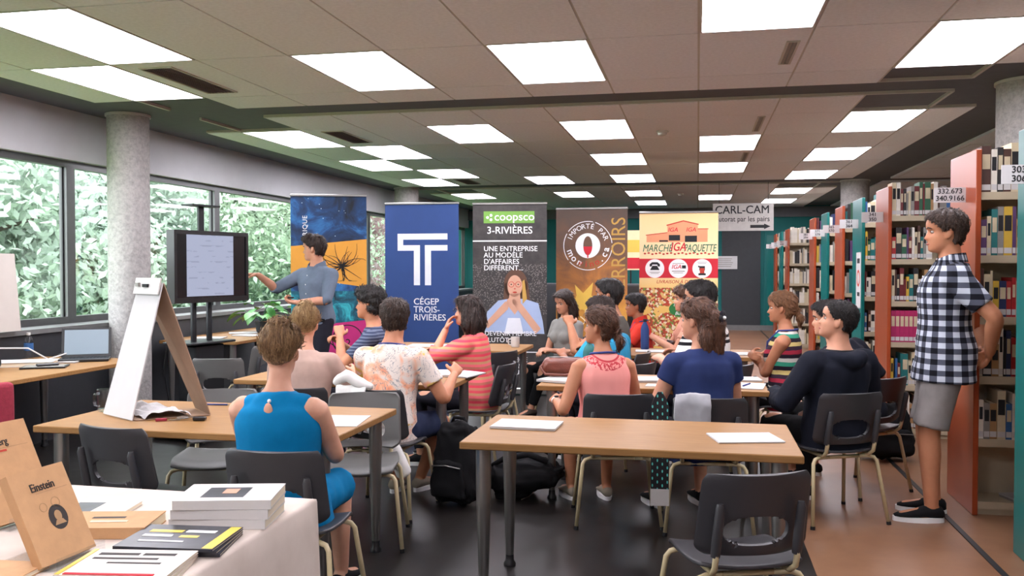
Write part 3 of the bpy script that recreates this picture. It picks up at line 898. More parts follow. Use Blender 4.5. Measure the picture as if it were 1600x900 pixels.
for q, s_ in enumerate(('UNE ENTREPRISE', 'AU MODÈLE', "D'AFFAIRES", 'DIFFÉRENT...')):
    text(s_, 0.082, 'white_ink', t, (-0.30, -0.004, 1.67 - 0.073 * q), align='LEFT', weight=0.004)
# printed portrait, flat layers
por = flat(t, 'portrait_hair', 'print_hair', [circ(0.07, 1.265, 0.135, 30, 0.175), [(-0.06, 1.28), (0.21, 1.30), (0.24, 1.02), (0.12, 0.98), (-0.08, 0.96)]], -0.0036, 0.0004)
flat(por, 'portrait_shirt', 'print_shirt', [[(-0.30, 0.72), (-0.26, 0.95), (-0.13, 1.08), (0.0, 1.10), (0.17, 1.10), (0.33, 1.05), (0.38, 0.85), (0.40, 0.70)]], -0.0041, 0.0004)
flat(por, 'portrait_top', 'print_pale', [[(-0.06, 0.70), (-0.02, 0.88), (0.12, 0.88), (0.16, 0.70)]], -0.0046, 0.0004)
flat(por, 'portrait_face', 'print_skin', [circ(0.06, 1.245, 0.085, 28, 0.125), [(0.0, 1.16), (0.12, 1.16), (0.13, 1.02), (0.06, 0.92), (-0.02, 1.02)]], -0.0051, 0.0004)
flat(por, 'portrait_lock', 'print_gold', [[(0.145, 1.30), (0.17, 1.32), (0.20, 1.10), (0.15, 1.04)]], -0.0056, 0.0004)
flat(por, 'portrait_arms', 'print_skin', [[(-0.30, 0.80), (-0.25, 0.76), (-0.02, 0.98), (0.0, 1.06), (-0.05, 1.07)], [(0.36, 0.76), (0.30, 0.70), (0.09, 0.98), (0.05, 1.06), (0.10, 1.09)], circ(0.02, 1.06, 0.055, 18), circ(0.08, 1.07, 0.05, 18)], -0.0061, 0.0004)
flat(por, 'portrait_glasses', 'print_wine', ring_strip(0.02, 1.265, 0.028, 0.034, 16) + ring_strip(0.10, 1.265, 0.028, 0.034, 16) + [rect(0.05, 0.07, 1.268, 1.274)], -0.0061, 0.0004)
flat(por, 'portrait_features', 'print_wine', [circ(0.06, 1.175, 0.026, 14, 0.009), circ(0.06, 1.215, 0.012, 10, 0.006)], -0.0061, 0.0004)
flat(por, 'portrait_eyes', 'ink', [circ(0.02, 1.265, 0.010, 10, 0.006), circ(0.10, 1.265, 0.010, 10, 0.006)], -0.0062, 0.0004)
for q, (s_, z_) in enumerate((('DEVENIR MEMBRE', 0.70), ('PLUTÔT...', 0.625))):
    text(s_, 0.075, 'white_ink', t, (-0.29, -0.0066, z_), align='LEFT', weight=0.004)
flat(t, 'rule', 'white_ink', [rect(-0.28, w - 0.02, 0.485, 0.495)])
for q, s_ in enumerate(('BÉNÉFICIE', "D'AVANTAGES", 'EXCLUSIFS')):
    text(s_, 0.08, 'white_ink', t, (-0.10, -0.004, 0.40 - 0.072 * q), align='LEFT', weight=0.004, sx=0.85)
# 4 brown banner with the wine-glass roundel
k = NT('print_autumn', 0.7)
v = k.obj()
zz = k.math('MULTIPLY', k.xyz(v)[2], 0.45)
f = k.math('ADD', zz, k.math('MULTIPLY', k.math('SUBTRACT', k.noise(v, 3.5, 6, 0.6, 1.0), 0.5), 0.5))
k.color(k.ramp(f, [(0.1, srgb(120, 66, 30)), (0.38, srgb(212, 150, 62)), (0.55, srgb(176, 112, 54)), (0.72, srgb(110, 78, 58)), (0.95, srgb(88, 72, 62))]))
MT['print_autumn'] = k.m
t, sh, w = banner('d', 'brown and gold banner with a round wine-glass logo', -1.68, -0.82, 10.6, 10.6, 2.16, 'print_autumn')
cx, cz = -0.045, 1.72
for q_ in range(5):
    flat(t, 'roundel_arc', 'white_ink', ring_strip(cx, cz, 0.288, 0.296, 60)[q_ * 12 + 1:q_ * 12 + 12])
oval = []
for q in range(32):
    a, c = 2 * PI * q / 32, 2 * PI * (q + 1) / 32
    oval.append([(cx + 0.055 * math.cos(a), cz + 0.115 * math.sin(a)), (cx + 0.15 * math.cos(a), cz + 0.15 * math.sin(a)), (cx + 0.15 * math.cos(c), cz + 0.15 * math.sin(c)), (cx + 0.055 * math.cos(c), cz + 0.115 * math.sin(c))])
flat(t, 'letter_o', 'white_ink', oval, -0.0036)
flat(t, 'wine_fill', 'print_red', [[(cx - 0.054, cz - 0.01), (cx - 0.048, cz - 0.06), (cx - 0.02, cz - 0.1), (cx - 0.008, cz - 0.11), (cx - 0.008, cz - 0.145), (cx + 0.008, cz - 0.145), (cx + 0.008, cz - 0.11), (cx + 0.02, cz - 0.1), (cx + 0.048, cz - 0.06), (cx + 0.054, cz - 0.01)]], -0.0037)
def arc_text(s, size, m, parent, r, a_mid, a_step, inward, wts=0.0):
    n = len(s)
    for q, ch in enumerate(s):
        if ch == ' ': continue
        a = a_mid + (q - (n - 1) / 2) * a_step
        text(ch, size, m, parent, (cx + r * math.cos(a), -0.004, cz + r * math.sin(a)), (PI / 2, (PI / 2 - a) if not inward else (-PI / 2 - a), 0), weight=wts, name='letter')
arc_text('IMPORTÉ PAR', 0.085, 'white_ink', t, 0.232, PI / 2, -0.235, False)
arc_text('mon', 0.115, 'white_ink', t, 0.225, PI * 1.24, 0.36, True, 0.014)
arc_text('vino', 0.105, 'print_wine', t, 0.225, PI * 1.52, 0.30, True, 0.014)
arc_text('.ca', 0.115, 'white_ink', t, 0.225, PI * 1.84, 0.30, True, 0.014)
text('TERROIRS', 0.24, 'print_gold', t, (w - 0.10, -0.004, 1.57), (PI / 2, -PI / 2, 0), spacing=1.0, sx=0.92)
flat(t, 'leaf_print', 'print_yellow', [[(-0.25, 0.95), (-0.18, 1.12), (-0.2, 1.25), (-0.1, 1.15), (0.02, 1.28), (0.0, 1.12), (0.12, 1.08), (0.0, 1.0), (0.02, 0.85), (-0.1, 0.95)]], -0.0036)
text('DU QUÉBEC', 0.13, 'print_cream', t, (0.02, -0.0045, 0.98), (PI / 2, -0.9, 0))
# 5 cream supermarket banner
k = NT('print_market', 0.7)
v = k.obj()
z_ = k.xyz(v)[2]
food = k.n('ShaderNodeTexVoronoi'); food.inputs['Scale'].default_value = 38; k.put(food.inputs['Vector'], v)
hs = k.n('ShaderNodeSeparateColor', mode='HSV'); k.put(hs.inputs[0], food.outputs['Color'])
foodc = k.ramp(hs.outputs[0], [(0.0, srgb(186, 70, 44)), (0.25, srgb(220, 180, 110)), (0.45, srgb(120, 140, 60)), (0.6, srgb(232, 214, 180)), (0.8, srgb(150, 80, 50)), (1.0, srgb(210, 150, 90))], 'CONSTANT')
bg = k.ramp(k.math('MULTIPLY', z_, 0.45), [(0.0, srgb(226, 180, 90)), (0.5, srgb(238, 196, 110)), (0.68, srgb(244, 224, 178)), (0.95, srgb(236, 196, 140))])
band = k.math('MULTIPLY', k.math('LESS_THAN', z_, 1.20), k.math('GREATER_THAN', z_, 0.45))
band = k.math('MULTIPLY', band, k.math('GREATER_THAN', k.noise(v, 3, 3), 0.42))
k.color(k.mix(band, bg, foodc))
MT['print_market'] = k.m
t, sh, w = banner('e', 'cream and red banner with a drawn store front', -0.73, 0.25, 11.4, 11.4, 2.15, 'print_market')
flat(t, 'store_drawing', 'print_peach', [[(-0.40, 1.78), (0.36, 1.78), (0.36, 1.94), (0.24, 1.95), (0.24, 2.0), (0.06, 2.045), (-0.14, 1.99), (-0.14, 1.90), (-0.40, 1.87)]])
flat(t, 'store_roof', 'print_wine', [[(-0.15, 1.985), (0.06, 2.04), (0.25, 1.995), (0.25, 2.008), (0.06, 2.055), (-0.15, 2.0)], [(-0.41, 1.865), (-0.14, 1.895), (-0.14, 1.905), (-0.41, 1.875)], rect(0.24, 0.37, 1.94, 1.95)], -0.0042)
flat(t, 'store_door', 'ink', [rect(-0.12, 0.02, 1.80, 1.87), rect(0.08, 0.23, 1.78, 1.86), rect(-0.24, -0.13, 1.785, 1.805)], -0.0042)
text('IGA', 0.075, 'print_red', t, (-0.07, -0.0045, 1.935), shear=0.2, weight=0.01)
text('IGA', 0.075, 'print_red', t, (0.155, -0.0045, 1.935), shear=0.2, weight=0.01)
text('MARCHÉ', 0.13, 'print_darkgreen', t, (-0.265, -0.0045, 1.70), shear=0.25, weight=0.006, sx=0.72)
text('IGA', 0.15, 'print_red', t, (-0.005, -0.0048, 1.715), shear=0.25, weight=0.016, sx=0.78)
text('PAQUETTE', 0.13, 'print_darkgreen', t, (0.265, -0.0045, 1.70), shear=0.25, weight=0.012, sx=0.62)
flat(t, 'fruit_row', 'print_wine', [circ(-0.42 + 0.047 * q, 1.635 + 0.008 * math.sin(q * 2.1), 0.017, 8, 0.011) for q in range(19)], -0.0042)
flat(t, 'red_band', 'print_red', [rect(-w, w, 1.325, 1.57)])
for q, cx in enumerate((-0.295, 0.0, 0.295)):
    ds = flat(t, 'white_disc', 'white_ink', [circ(cx, 1.445, 0.12, 32)], -0.0042)
    if q == 0:
        flat(ds, 'telephone', 'ink', [[(-0.36, 1.47), (-0.36, 1.50), (-0.33, 1.525), (-0.26, 1.525), (-0.23, 1.50), (-0.23, 1.47), (-0.255, 1.47), (-0.265, 1.495), (-0.325, 1.495), (-0.335, 1.47)], [(-0.325, 1.48), (-0.265, 1.48), (-0.235, 1.425), (-0.355, 1.425)]], -0.0047)
        flat(ds, 'caption', 'book grey', [rect(-0.36, -0.23, 1.395, 1.402), rect(-0.345, -0.245, 1.38, 1.386)], -0.0047)
    elif q == 1:
        text('IGA', 0.075, 'print_red', ds, (-0.025, -0.0047, 1.465), shear=0.25, weight=0.012)
        flat(ds, 'badge', 'ink', [rect(0.045, 0.095, 1.445, 1.485)], -0.0047)
        flat(ds, 'caption', 'book grey', [rect(-0.07, 0.07, 1.505, 1.512), rect(-0.08, 0.08, 1.405, 1.416), rect(-0.06, 0.06, 1.385, 1.392)], -0.0047)
    else:
        flat(ds, 'machine', 'ink', [rect(cx - 0.045, cx + 0.045, 1.36, 1.385), rect(cx - 0.035, cx + 0.035, 1.42, 1.475), rect(cx - 0.05, cx - 0.035, 1.46, 1.48)], -0.0047)
        flat(ds, 'machine_body', 'print_wine', [rect(cx - 0.028, cx + 0.028, 1.385, 1.45)], -0.0048)
        flat(ds, 'caption', 'book grey', [rect(cx - 0.06, cx + 0.06, 1.52, 1.526), rect(cx - 0.05, cx + 0.05, 1.505, 1.511)], -0.0047)
text('LIVRAISON À DOMICILE', 0.06, 'print_wine', t, (0.03, -0.0045, 1.275), shear=0.2, weight=0.008, sx=0.95)
flat(t, 'green_oval', 'print_leaf', [circ(0.03, 0.93, 0.145, 30, 0.095)], -0.0042)
for q, s_ in enumerate(('Traiteur', '&', 'Buffet')):
    text(s_, 0.06, 'white_ink', t, (0.03, -0.0048, 0.985 - 0.055 * q), shear=0.3)
# hanging sign
hs_ = thing('hanging_sign', 'grey hanging sign lettered with an arrow, near the back', 'sign', (0.74, 15.0, 2.06))
part('sign_board', mat('sign_grey', (168, 164, 160), 0.7), hs_, lambda b: b.b2(-0.5, 0.47, -0.006, 0.006, 0, 0.45))
for s in (-0.4, 0.38):
    part('hanging_wire', 'dark_metal', hs_, lambda b: b.cyl((s, 0, 0.45), (s, 0, 0.795), 0.003, n=6))
text('CARL-CAM', 0.185, 'ink', hs_, (-0.03, -0.0075, 0.34), weight=0.012, sx=0.95)
text('Tutorat par les pairs', 0.12, 'ink', hs_, (-0.03, -0.0075, 0.19), weight=0.008, sx=0.88)
flat(hs_, 'arrow', 'ink', [[(0.1, 0.045), (0.32, 0.045), (0.32, 0.025), (0.42, 0.07), (0.32, 0.115), (0.32, 0.095), (0.1, 0.095)]], -0.0075, 0.001)
# papers pinned at the back, small card sign
nb = thing('notice_sheet', 'white notice pinned to the dark door at the back', 'notice', (0.66, YB - 0.06, 1.42))
part('sheet', 'paper', nb, lambda b: b.b2(-0.24, 0.24, -0.004, 0.004, 0, 0.30))
part('print_lines', 'book grey', nb, lambda b: [b.b2(-0.2, 0.1 + 0.02 * (q % 3), -0.0055, -0.0045, 0.05 + 0.045 * q, 0.065 + 0.045 * q) for q in range(5)])
ns = thing('poster', 'yellow and red poster seen between the two right banners', 'poster', (-0.96, 13.0, 1.42))
part('sheet', 'print_cream', ns, lambda b: b.b2(-0.16, 0.16, 0, 0.006, 0, 0.58))
part('colour_block', 'print_red', ns, lambda b: b.b2(-0.16, 0.16, -0.002, 0, 0.02, 0.18))
part('colour_block', 'print_yellow', ns, lambda b: b.b2(-0.16, 0.16, -0.002, 0, 0.26, 0.44))
part('stand_pole', 'dark_metal', ns, lambda b: (b.cyl((0, 0.02, -1.4), (0, 0.02, 0.5), 0.012), b.lathe([(0.15, -1.42), (0.15, -1.405), (0.012, -1.39)], 16)))
for x_, y_, lb in ((-1.93, 12.4, 'dark grey armchair between the charcoal and brown banners'), (-0.98, 12.2, 'dark grey armchair between the brown and cream banners')):
    ac = thing('high_back_chair', lb, 'chair', (x_, y_, 0), 0.1)
    link('backrest', bake(MB().box((0, -0.22, 0.88), (0.46, 0.09, 0.72)).mesh('c', None), [('BEVEL', dict(width=0.04, segments=3))], 'backrest', 'heater'), ac)
    link('seat', bake(MB().box((0, 0.02, 0.46), (0.48, 0.46, 0.1)).mesh('c', None), [('BEVEL', dict(width=0.03, segments=3))], 'seat', 'heater'), ac)
    for s in (-1, 1):
        part('chrome_side_frame', 'chrome', ac, lambda b: b.tube([(s * 0.25, 0.22, 0.012), (s * 0.25, -0.2, 0.012), (s * 0.25, -0.26, 0.06), (s * 0.25, -0.27, 0.9), (s * 0.25, -0.2, 1.1), (s * 0.25, -0.08, 1.15)], 0.012), True)

# ================================================================== PEOPLE
# Every figure is one continuous skin: lofted torso, limbs, hands with five fingers, neck and a
# sculpted head, fused by a voxel remesh.  Clothes, hair, eyes and shoes are its children.
V = Vector
for nm, c in (('light', (204, 150, 122)), ('tan', (188, 130, 98)), ('brown', (160, 104, 76)), ('fair', (212, 162, 136))):
    k = NT('skin_' + nm, 0.5, spec=0.35)
    v = k.obj(); a = srgb(*c)
    k.color(k.ramp(k.noise(v, 14, 4), [(0.3, (a[0] * 0.92, a[1] * 0.86, a[2] * 0.84, 1)), (0.7, (min(1, a[0] * 1.05), a[1] * 1.04, a[2] * 1.04, 1))]))
    k.b.inputs['Subsurface Weight'].default_value = 0.12
    k.b.inputs['Subsurface Radius'].default_value = (0.02, 0.008, 0.004)
    k.b.inputs['Subsurface Scale'].default_value = 0.5
    MT['skin_' + nm] = k.m
def hair_mat(nm, dark, lite, sc=(60, 60, 9)):
    k = NT('hair_' + nm, 0.45, spec=0.4)
    v = k.scale(k.obj(), sc)
    n = k.noise(v, 1.0, 5, 0.65, 1.2)
    k.color(k.ramp(n, [(0.35, srgb(*dark)), (0.68, srgb(*lite))]))
    k.bump(n, 1.0, 0.008)
    MT['hair_' + nm] = k.m
hair_mat('blonde', (120, 88, 56), (206, 172, 122))
hair_mat('ash', (104, 76, 52), (178, 142, 100))
hair_mat('black', (16, 14, 14), (40, 34, 32))
hair_mat('dark', (30, 21, 18), (62, 44, 36))
hair_mat('brown', (58, 36, 26), (112, 74, 52))
hair_mat('short_brown', (40, 28, 22), (74, 54, 42))
hair_mat('auburn', (96, 62, 40), (150, 106, 70))
MT['eye'] = None
k = NT('eyeball', 0.15)
k.color(srgb(178, 166, 158)); MT['eye'] = k.m
MT['iris'] = mat('iris', (44, 30, 24), 0.2)
MT['lips'] = mat('lips', (176, 92, 84), 0.45)

def fabric(name, fn=None, col=(120, 120, 120), rough=0.9, weave=500):
    k = NT(name, rough, spec=0.2)
    v = k.obj()
    if fn: k.color(fn(k, v))
    else:
        a = srgb(*col)
        k.color(k.ramp(k.noise(v, 10, 4), [(0.3, tuple(x * 0.86 for x in a[:3]) + (1,)), (0.7, tuple(min(1, x * 1.08) for x in a[:3]) + (1,))]))
    k.bump(k.noise(v, weave, 2), 0.12, 0.002)
    MT[name] = k.m
    return name
def around(k, v, r=0.15):
    x = k.xyz(v)
    return k.math('MULTIPLY', k.math('ARCTAN2', x[0], x[1]), r), x[2]
def f_plaid(k, v):
    x = k.xyz(v)
    u, z = around(k, v, 0.16)
    def band(c, p):
        return k.math('LESS_THAN', k.math('FRACT', k.math('DIVIDE', k.math('ADD', c, 10.0), p)), 0.5)
    s = k.math('MULTIPLY', k.math('ADD', band(u, 0.062), band(z, 0.062)), 0.5)
    return k.ramp(s, [(0.0, srgb(196, 202, 214)), (0.34, srgb(84, 88, 102)), (0.75, srgb(22, 22, 30))], 'CONSTANT')
def stripes(cols, period, dirn=2, warp=0.01):
    def fn(k, v):
        z = k.xyz(v)[dirn]
        z = k.math('ADD', z, k.math('MULTIPLY', k.noise(v, 5, 2), warp))
        f = k.math('FRACT', k.math('DIVIDE', k.math('ADD', z, 10.0), period))
        n = len(cols)
        return k.ramp(f, [(i / n, srgb(*c)) for i, c in enumerate(cols)], 'CONSTANT')
    return fn
def f_floral(k, v):
    base = srgb(226, 214, 204)
    a = k.noise(v, 7.5, 3, 0.5, 0.6)
    c = k.ramp(a, [(0.50, base), (0.58, srgb(236, 178, 146)), (0.66, srgb(232, 150, 116))])
    y = k.math('GREATER_THAN', k.noise(k.scale(v, (1, 1, 1.3)), 9.0, 3, 0.5, 0.4), 0.63)
    c = k.mix(y, c, srgb(226, 186, 104))
    g = k.math('LESS_THAN', k.math('ABSOLUTE', k.math('SUBTRACT', k.noise(v, 11, 4, 0.6, 1.5), 0.47)), 0.008)
    return k.mix(g, c, srgb(128, 132, 138))
def f_pink(k, v):
    x = k.xyz(v)
    # embroidered yoke: a ring of red motifs below the neckline
    d = k.math('SQRT', k.math('ADD', k.math('MULTIPLY', x[0], x[0]), k.math('MULTIPLY', k.math('SUBTRACT', x[2], 1.02), k.math('SUBTRACT', x[2], 1.02))))
    ringm = k.math('MULTIPLY', k.math('LESS_THAN', k.math('ABSOLUTE', k.math('SUBTRACT', d, 0.135)), 0.022), k.math('GREATER_THAN', k.noise(v, 70, 2), 0.5))
    ring2 = k.math('LESS_THAN', k.math('ABSOLUTE', k.math('SUBTRACT', d, 0.105)), 0.006)
    m = k.math('MULTIPLY', k.math('MAXIMUM', ringm, ring2), k.math('GREATER_THAN', x[2], 0.86))
    return k.mix(m, srgb(240, 158, 150), srgb(196, 70, 78))
def f_polo(k, v):
    x = k.xyz(v)
    z = x[2]
    b1 = k.math('LESS_THAN', k.math('ABSOLUTE', k.math('SUBTRACT', z, 0.955)), 0.010)
    b2 = k.math('LESS_THAN', k.math('ABSOLUTE', k.math('SUBTRACT', z, 0.915)), 0.012)
    s = k.math('MULTIPLY', k.math('MAXIMUM', b1, b2), k.math('GREATER_THAN', k.noise(k.scale(v, (1, 1, 0.1)), 6, 1), 0.42))
    return k.mix(s, srgb(232, 230, 226), srgb(22, 22, 26))
fabric('f_teal', col=(0, 120, 172), weave=260)
fabric('f_mauve', col=(186, 158, 146))
fabric('f_navystripe', stripes([(52, 60, 84), (96, 104, 124)], 0.024))
fabric('f_floral', f_floral)
fabric('f_coral', stripes([(226, 84, 96), (206, 130, 104), (224, 70, 90), (190, 108, 92), (236, 110, 120), (206, 150, 110)], 0.11))
fabric('f_grey', col=(140, 138, 134))
fabric('f_olive', col=(98, 94, 88))
fabric('f_blue', col=(52, 150, 190))
fabric('f_pink', f_pink)
fabric('f_red', col=(206, 58, 46))
fabric('f_polo', f_polo)
fabric('f_peach', col=(206, 150, 128))
fabric('f_navy', col=(38, 50, 92))
fabric('f_multi', stripes([(40, 32, 44), (60, 160, 130), (222, 220, 210), (40, 32, 44), (170, 50, 70), (60, 44, 60), (206, 186, 120)], 0.21, warp=0.03))
fabric('f_hoodie', col=(24, 27, 38))
fabric('f_plaid', f_plaid)
fabric('f_chambray', col=(104, 116, 132))
fabric('f_shorts', col=(140, 134, 132))
fabric('f_dark', col=(34, 33, 42))
fabric('f_jeans', col=(40, 48, 74))
fabric('f_black', col=(22, 22, 24))
fabric('f_white', col=(230, 228, 224))
fabric('f_shoe_grey', col=(150, 140, 124))

def ik(a, t, l1, l2, pole):
    a, t, pole = V(a), V(t), V(pole)
    d = t - a; L = min(d.length, (l1 + l2) * 0.995)
    d.normalize()
    x = (l1 * l1 - l2 * l2 + L * L) / (2 * L)
    h = math.sqrt(max(0.0, l1 * l1 - x * x))
    p = pole - d * pole.dot(d)
    if p.length < 1e-4: p = V((0, 0, -1)) - d * d.z * -1
    p.normalize()
    return a + d * x + p * h, a + d * L
def ell(c, U, W, a, b, n=20, e=2.0):
    r = []
    for k in range(n):
        t = 2 * PI * k / n
        co, si = math.cos(t), math.sin(t)
        r.append(c + U * (a * math.copysign(abs(co) ** (2 / e), co)) + W * (b * math.copysign(abs(si) ** (2 / e), si)))
    return r
def limb(b, pts, rad, n=16, infl=0.0, squash=1.0):
    """smooth tapered limb through points (Catmull-Rom sampled), rounded ends"""
    pts = [V(p) for p in pts]
    P, R = [], []
    m = len(pts)
    for i in range(m - 1):
        p0, p1, p2, p3 = pts[max(i - 1, 0)], pts[i], pts[i + 1], pts[min(i + 2, m - 1)]
        for q in range(4):
            t = q / 4
            P.append(0.5 * ((2 * p1) + (p2 - p0) * t + (2 * p0 - 5 * p1 + 4 * p2 - p3) * t * t + (3 * p1 - p0 - 3 * p2 + p3) * t ** 3))
            R.append(rad[i] + (rad[i + 1] - rad[i]) * t)
    P.append(pts[-1]); R.append(rad[-1])
    d0 = (P[1] - P[0]).normalized(); d1 = (P[-1] - P[-2]).normalized()
    r0, r1 = R[0], R[-1]
    P = [P[0] - d0 * r0 * 0.55, P[0] - d0 * r0 * 0.3] + P + [P[-1] + d1 * r1 * 0.3, P[-1] + d1 * r1 * 0.55]
    R = [r0 * 0.45, r0 * 0.85] + R + [r1 * 0.85, r1 * 0.45]
    b.tube(P, [x + infl for x in R], n)

# ---- head surface (centre at eye level, facing +y)
HZ = [-.118, -.112, -.098, -.08, -.062, -.045, -.028, -.01, .005, .022, .04, .06, .08, .097, .109, .115]
HF = [.052, .074, .086, .088, .087, .087, .087, .085, .086, .094, .097, .094, .083, .064, .038, .012]
HB = [.0, -.012, -.03, -.05, -.066, -.078, -.087, -.094, -.098, -.1, -.1, -.096, -.085, -.066, -.04, -.012]
HW = [.018, .032, .046, .055, .06, .064, .067, .069, .0705, .073, .0745, .073, .066, .052, .033, .012]
def head_pt(z, phi, grow=0.0, fem=0.0):
    f = np.interp(z, HZ, HF); bk = np.interp(z, HZ, HB); w = np.interp(z, HZ, HW) * (1 - 0.03 * fem)
    s, c = math.sin(phi), math.cos(phi)
    e = 2 / 2.25
    x = w * math.copysign(abs(s) ** e, s)
    mid, half = (f + bk) / 2, (f - bk) / 2
    y = mid + half * math.copysign(abs(c) ** e, c)
    if grow == 0.0 and c > 0:
        g = lambda d, sg: math.exp(-(d / sg) ** 2)
        nz = max(0.0, min(1.0, (0.012 - z) / 0.05)) if z > -0.038 else max(0.0, 1 - (-0.038 - z) / 0.012)
        y += 0.027 * nz * g(x, 0.0125 + 0.004 * nz)
        y += 0.007 * g(z + 0.064, 0.007) * g(x, 0.022) + 0.006 * g(z + 0.076, 0.006) * g(x, 0.02) - 0.004 * g(z + 0.07, 0.004) * g(x, 0.022)
        y += 0.008 * g(z + 0.103, 0.013) * g(x, 0.02)
        y -= 0.013 * (g(x - 0.031, 0.015) + g(x + 0.031, 0.015)) * g(z, 0.013)
        y += 0.004 * (1 - fem) * g(z - 0.022, 0.008) * g(abs(x) - 0.028, 0.022)
        y += 0.004 * (g(x - 0.045, 0.02) + g(x + 0.045, 0.02)) * g(z + 0.032, 0.02)
    if grow:
        n = V((x / w, (y - mid) / half, (z - 0.0) / 0.115)); n.normalize()
        return V((x, y, z)) + n * grow
    return V((x, y, z))
def head_rings(b, M, O, fem, sc=1.0):
    zs = list(np.linspace(-0.118, 0.115, 44)); nc = 48
    rr = [[O + M @ (head_pt(z, 2 * PI * k / nc, 0.0, fem) * sc) for k in range(nc)] for z in zs]
    b.rings(rr)
    for s in (-1, 1):   # ears
        b.ellipsoid(O + M @ (V((s * 0.075, -0.006, -0.012)) * sc), (0.009 * sc, 0.019 * sc, 0.032 * sc), M @ Euler((0.15, 0, s * 0.35)).to_matrix(), 12, 8)

def hand(b, wrist, d, pn, mirror, curl=0.35, spread=1.0, sc=1.0):
    """d = direction of the palm, pn = palm normal (where the fingers curl to)"""
    d = V(d).normalized(); pn = V(pn); pn = (pn - d * pn.dot(d)).normalized()
    s = d.cross(pn) * mirror          # towards the thumb
    W = V(wrist)
    rr = []
    for t, a, c in ((-0.01, 0.024, 0.019), (0.02, 0.031, 0.018), (0.05, 0.040, 0.0165), (0.08, 0.042, 0.0145), (0.094, 0.038, 0.011)):
        rr.append(ell(W + d * t * sc, s, pn, a * sc, c * sc, 14, 2.6))
    b.rings(rr)
    for i, (off, L, r) in enumerate(((0.030, 0.072, 0.0092), (0.0105, 0.080, 0.0095), (-0.0105, 0.074, 0.0092), (-0.030, 0.058, 0.0082))):
        p = W + d * 0.085 * sc + s * off * sc
        dd = (d + s * off * 2.2 * spread).normalized()
        pts, rad = [p], [r * sc]
        ang = 0.0
        for q, fr in enumerate((0.45, 0.32, 0.23)):
            ang += curl * (1.0, 1.25, 0.8)[q] * (1 + 0.12 * i)
            dq = dd * math.cos(ang) + pn * math.sin(ang)
            pts.append(pts[-1] + dq * L * fr * sc); rad.append(r * sc * (0.97, 0.9, 0.78)[q])
        b.tube([pts[0] - dd * 0.02 * sc] + pts + [pts[-1] + (pts[-1] - pts[-2]).normalized() * 0.004 * sc], [rad[0]] + rad + [rad[-1] * 0.55], 10)
    tp = W + d * 0.022 * sc + s * 0.022 * sc
    t1 = tp + (d * 0.55 + s * 0.75 + pn * 0.35).normalized() * 0.042 * sc
    t2 = t1 + (d * 0.85 + s * 0.35 + pn * 0.45).normalized() * 0.032 * sc
    t3 = t2 + (d * 0.95 + s * 0.05 + pn * 0.5).normalized() * 0.022 * sc
    b.tube([tp, t1, t2, t3, t3 + (t3 - t2).normalized() * 0.004], [0.0145 * sc, 0.0125 * sc, 0.0108 * sc, 0.009 * sc, 0.005 * sc], 10)

def fold(me, amp, sc, seed, zs=1.0, axis_fold=0.0):
    """cloth folds: push the surface along its normals"""
    n = len(me.vertices)
    co = np.empty(n * 3, np.float32); me.vertices.foreach_get('co', co)
    no = np.empty(n * 3, np.float32); me.vertex_normals.foreach_get('vector', no)
    co = co.reshape(-1, 3); no = no.reshape(-1, 3)
    off = V((seed * 3.7, seed * 1.3, seed * 5.1))
    h = np.fromiter((noise.noise(V((c[0] * sc, c[1] * sc, c[2] * sc * zs)) + off) + 0.5 * noise.noise(V((c[0] * sc * 2.3, c[1] * sc * 2.3, c[2] * sc * 2.3 * zs)) + off) for c in co.tolist()), np.float32, n)
    co += no * (h * amp)[:, None]
    me.vertices.foreach_set('co', co.ravel()); me.update()
def ridge(me, amp, sc, seed):
    fold(me, amp, sc, seed, 0.18)
def fuse(b, name, m, voxel, smooth=3, factor=0.5, deci=None):
    mods = [('REMESH', dict(mode='VOXEL', voxel_size=voxel, adaptivity=0.0)), ('SMOOTH', dict(iterations=smooth, factor=factor))]
    if deci: mods.append(('DECIMATE', dict(ratio=deci)))
    raw = b.mesh('raw', None)
    me = bake(raw, mods, name, m)
    D.meshes.remove(raw)
    return me

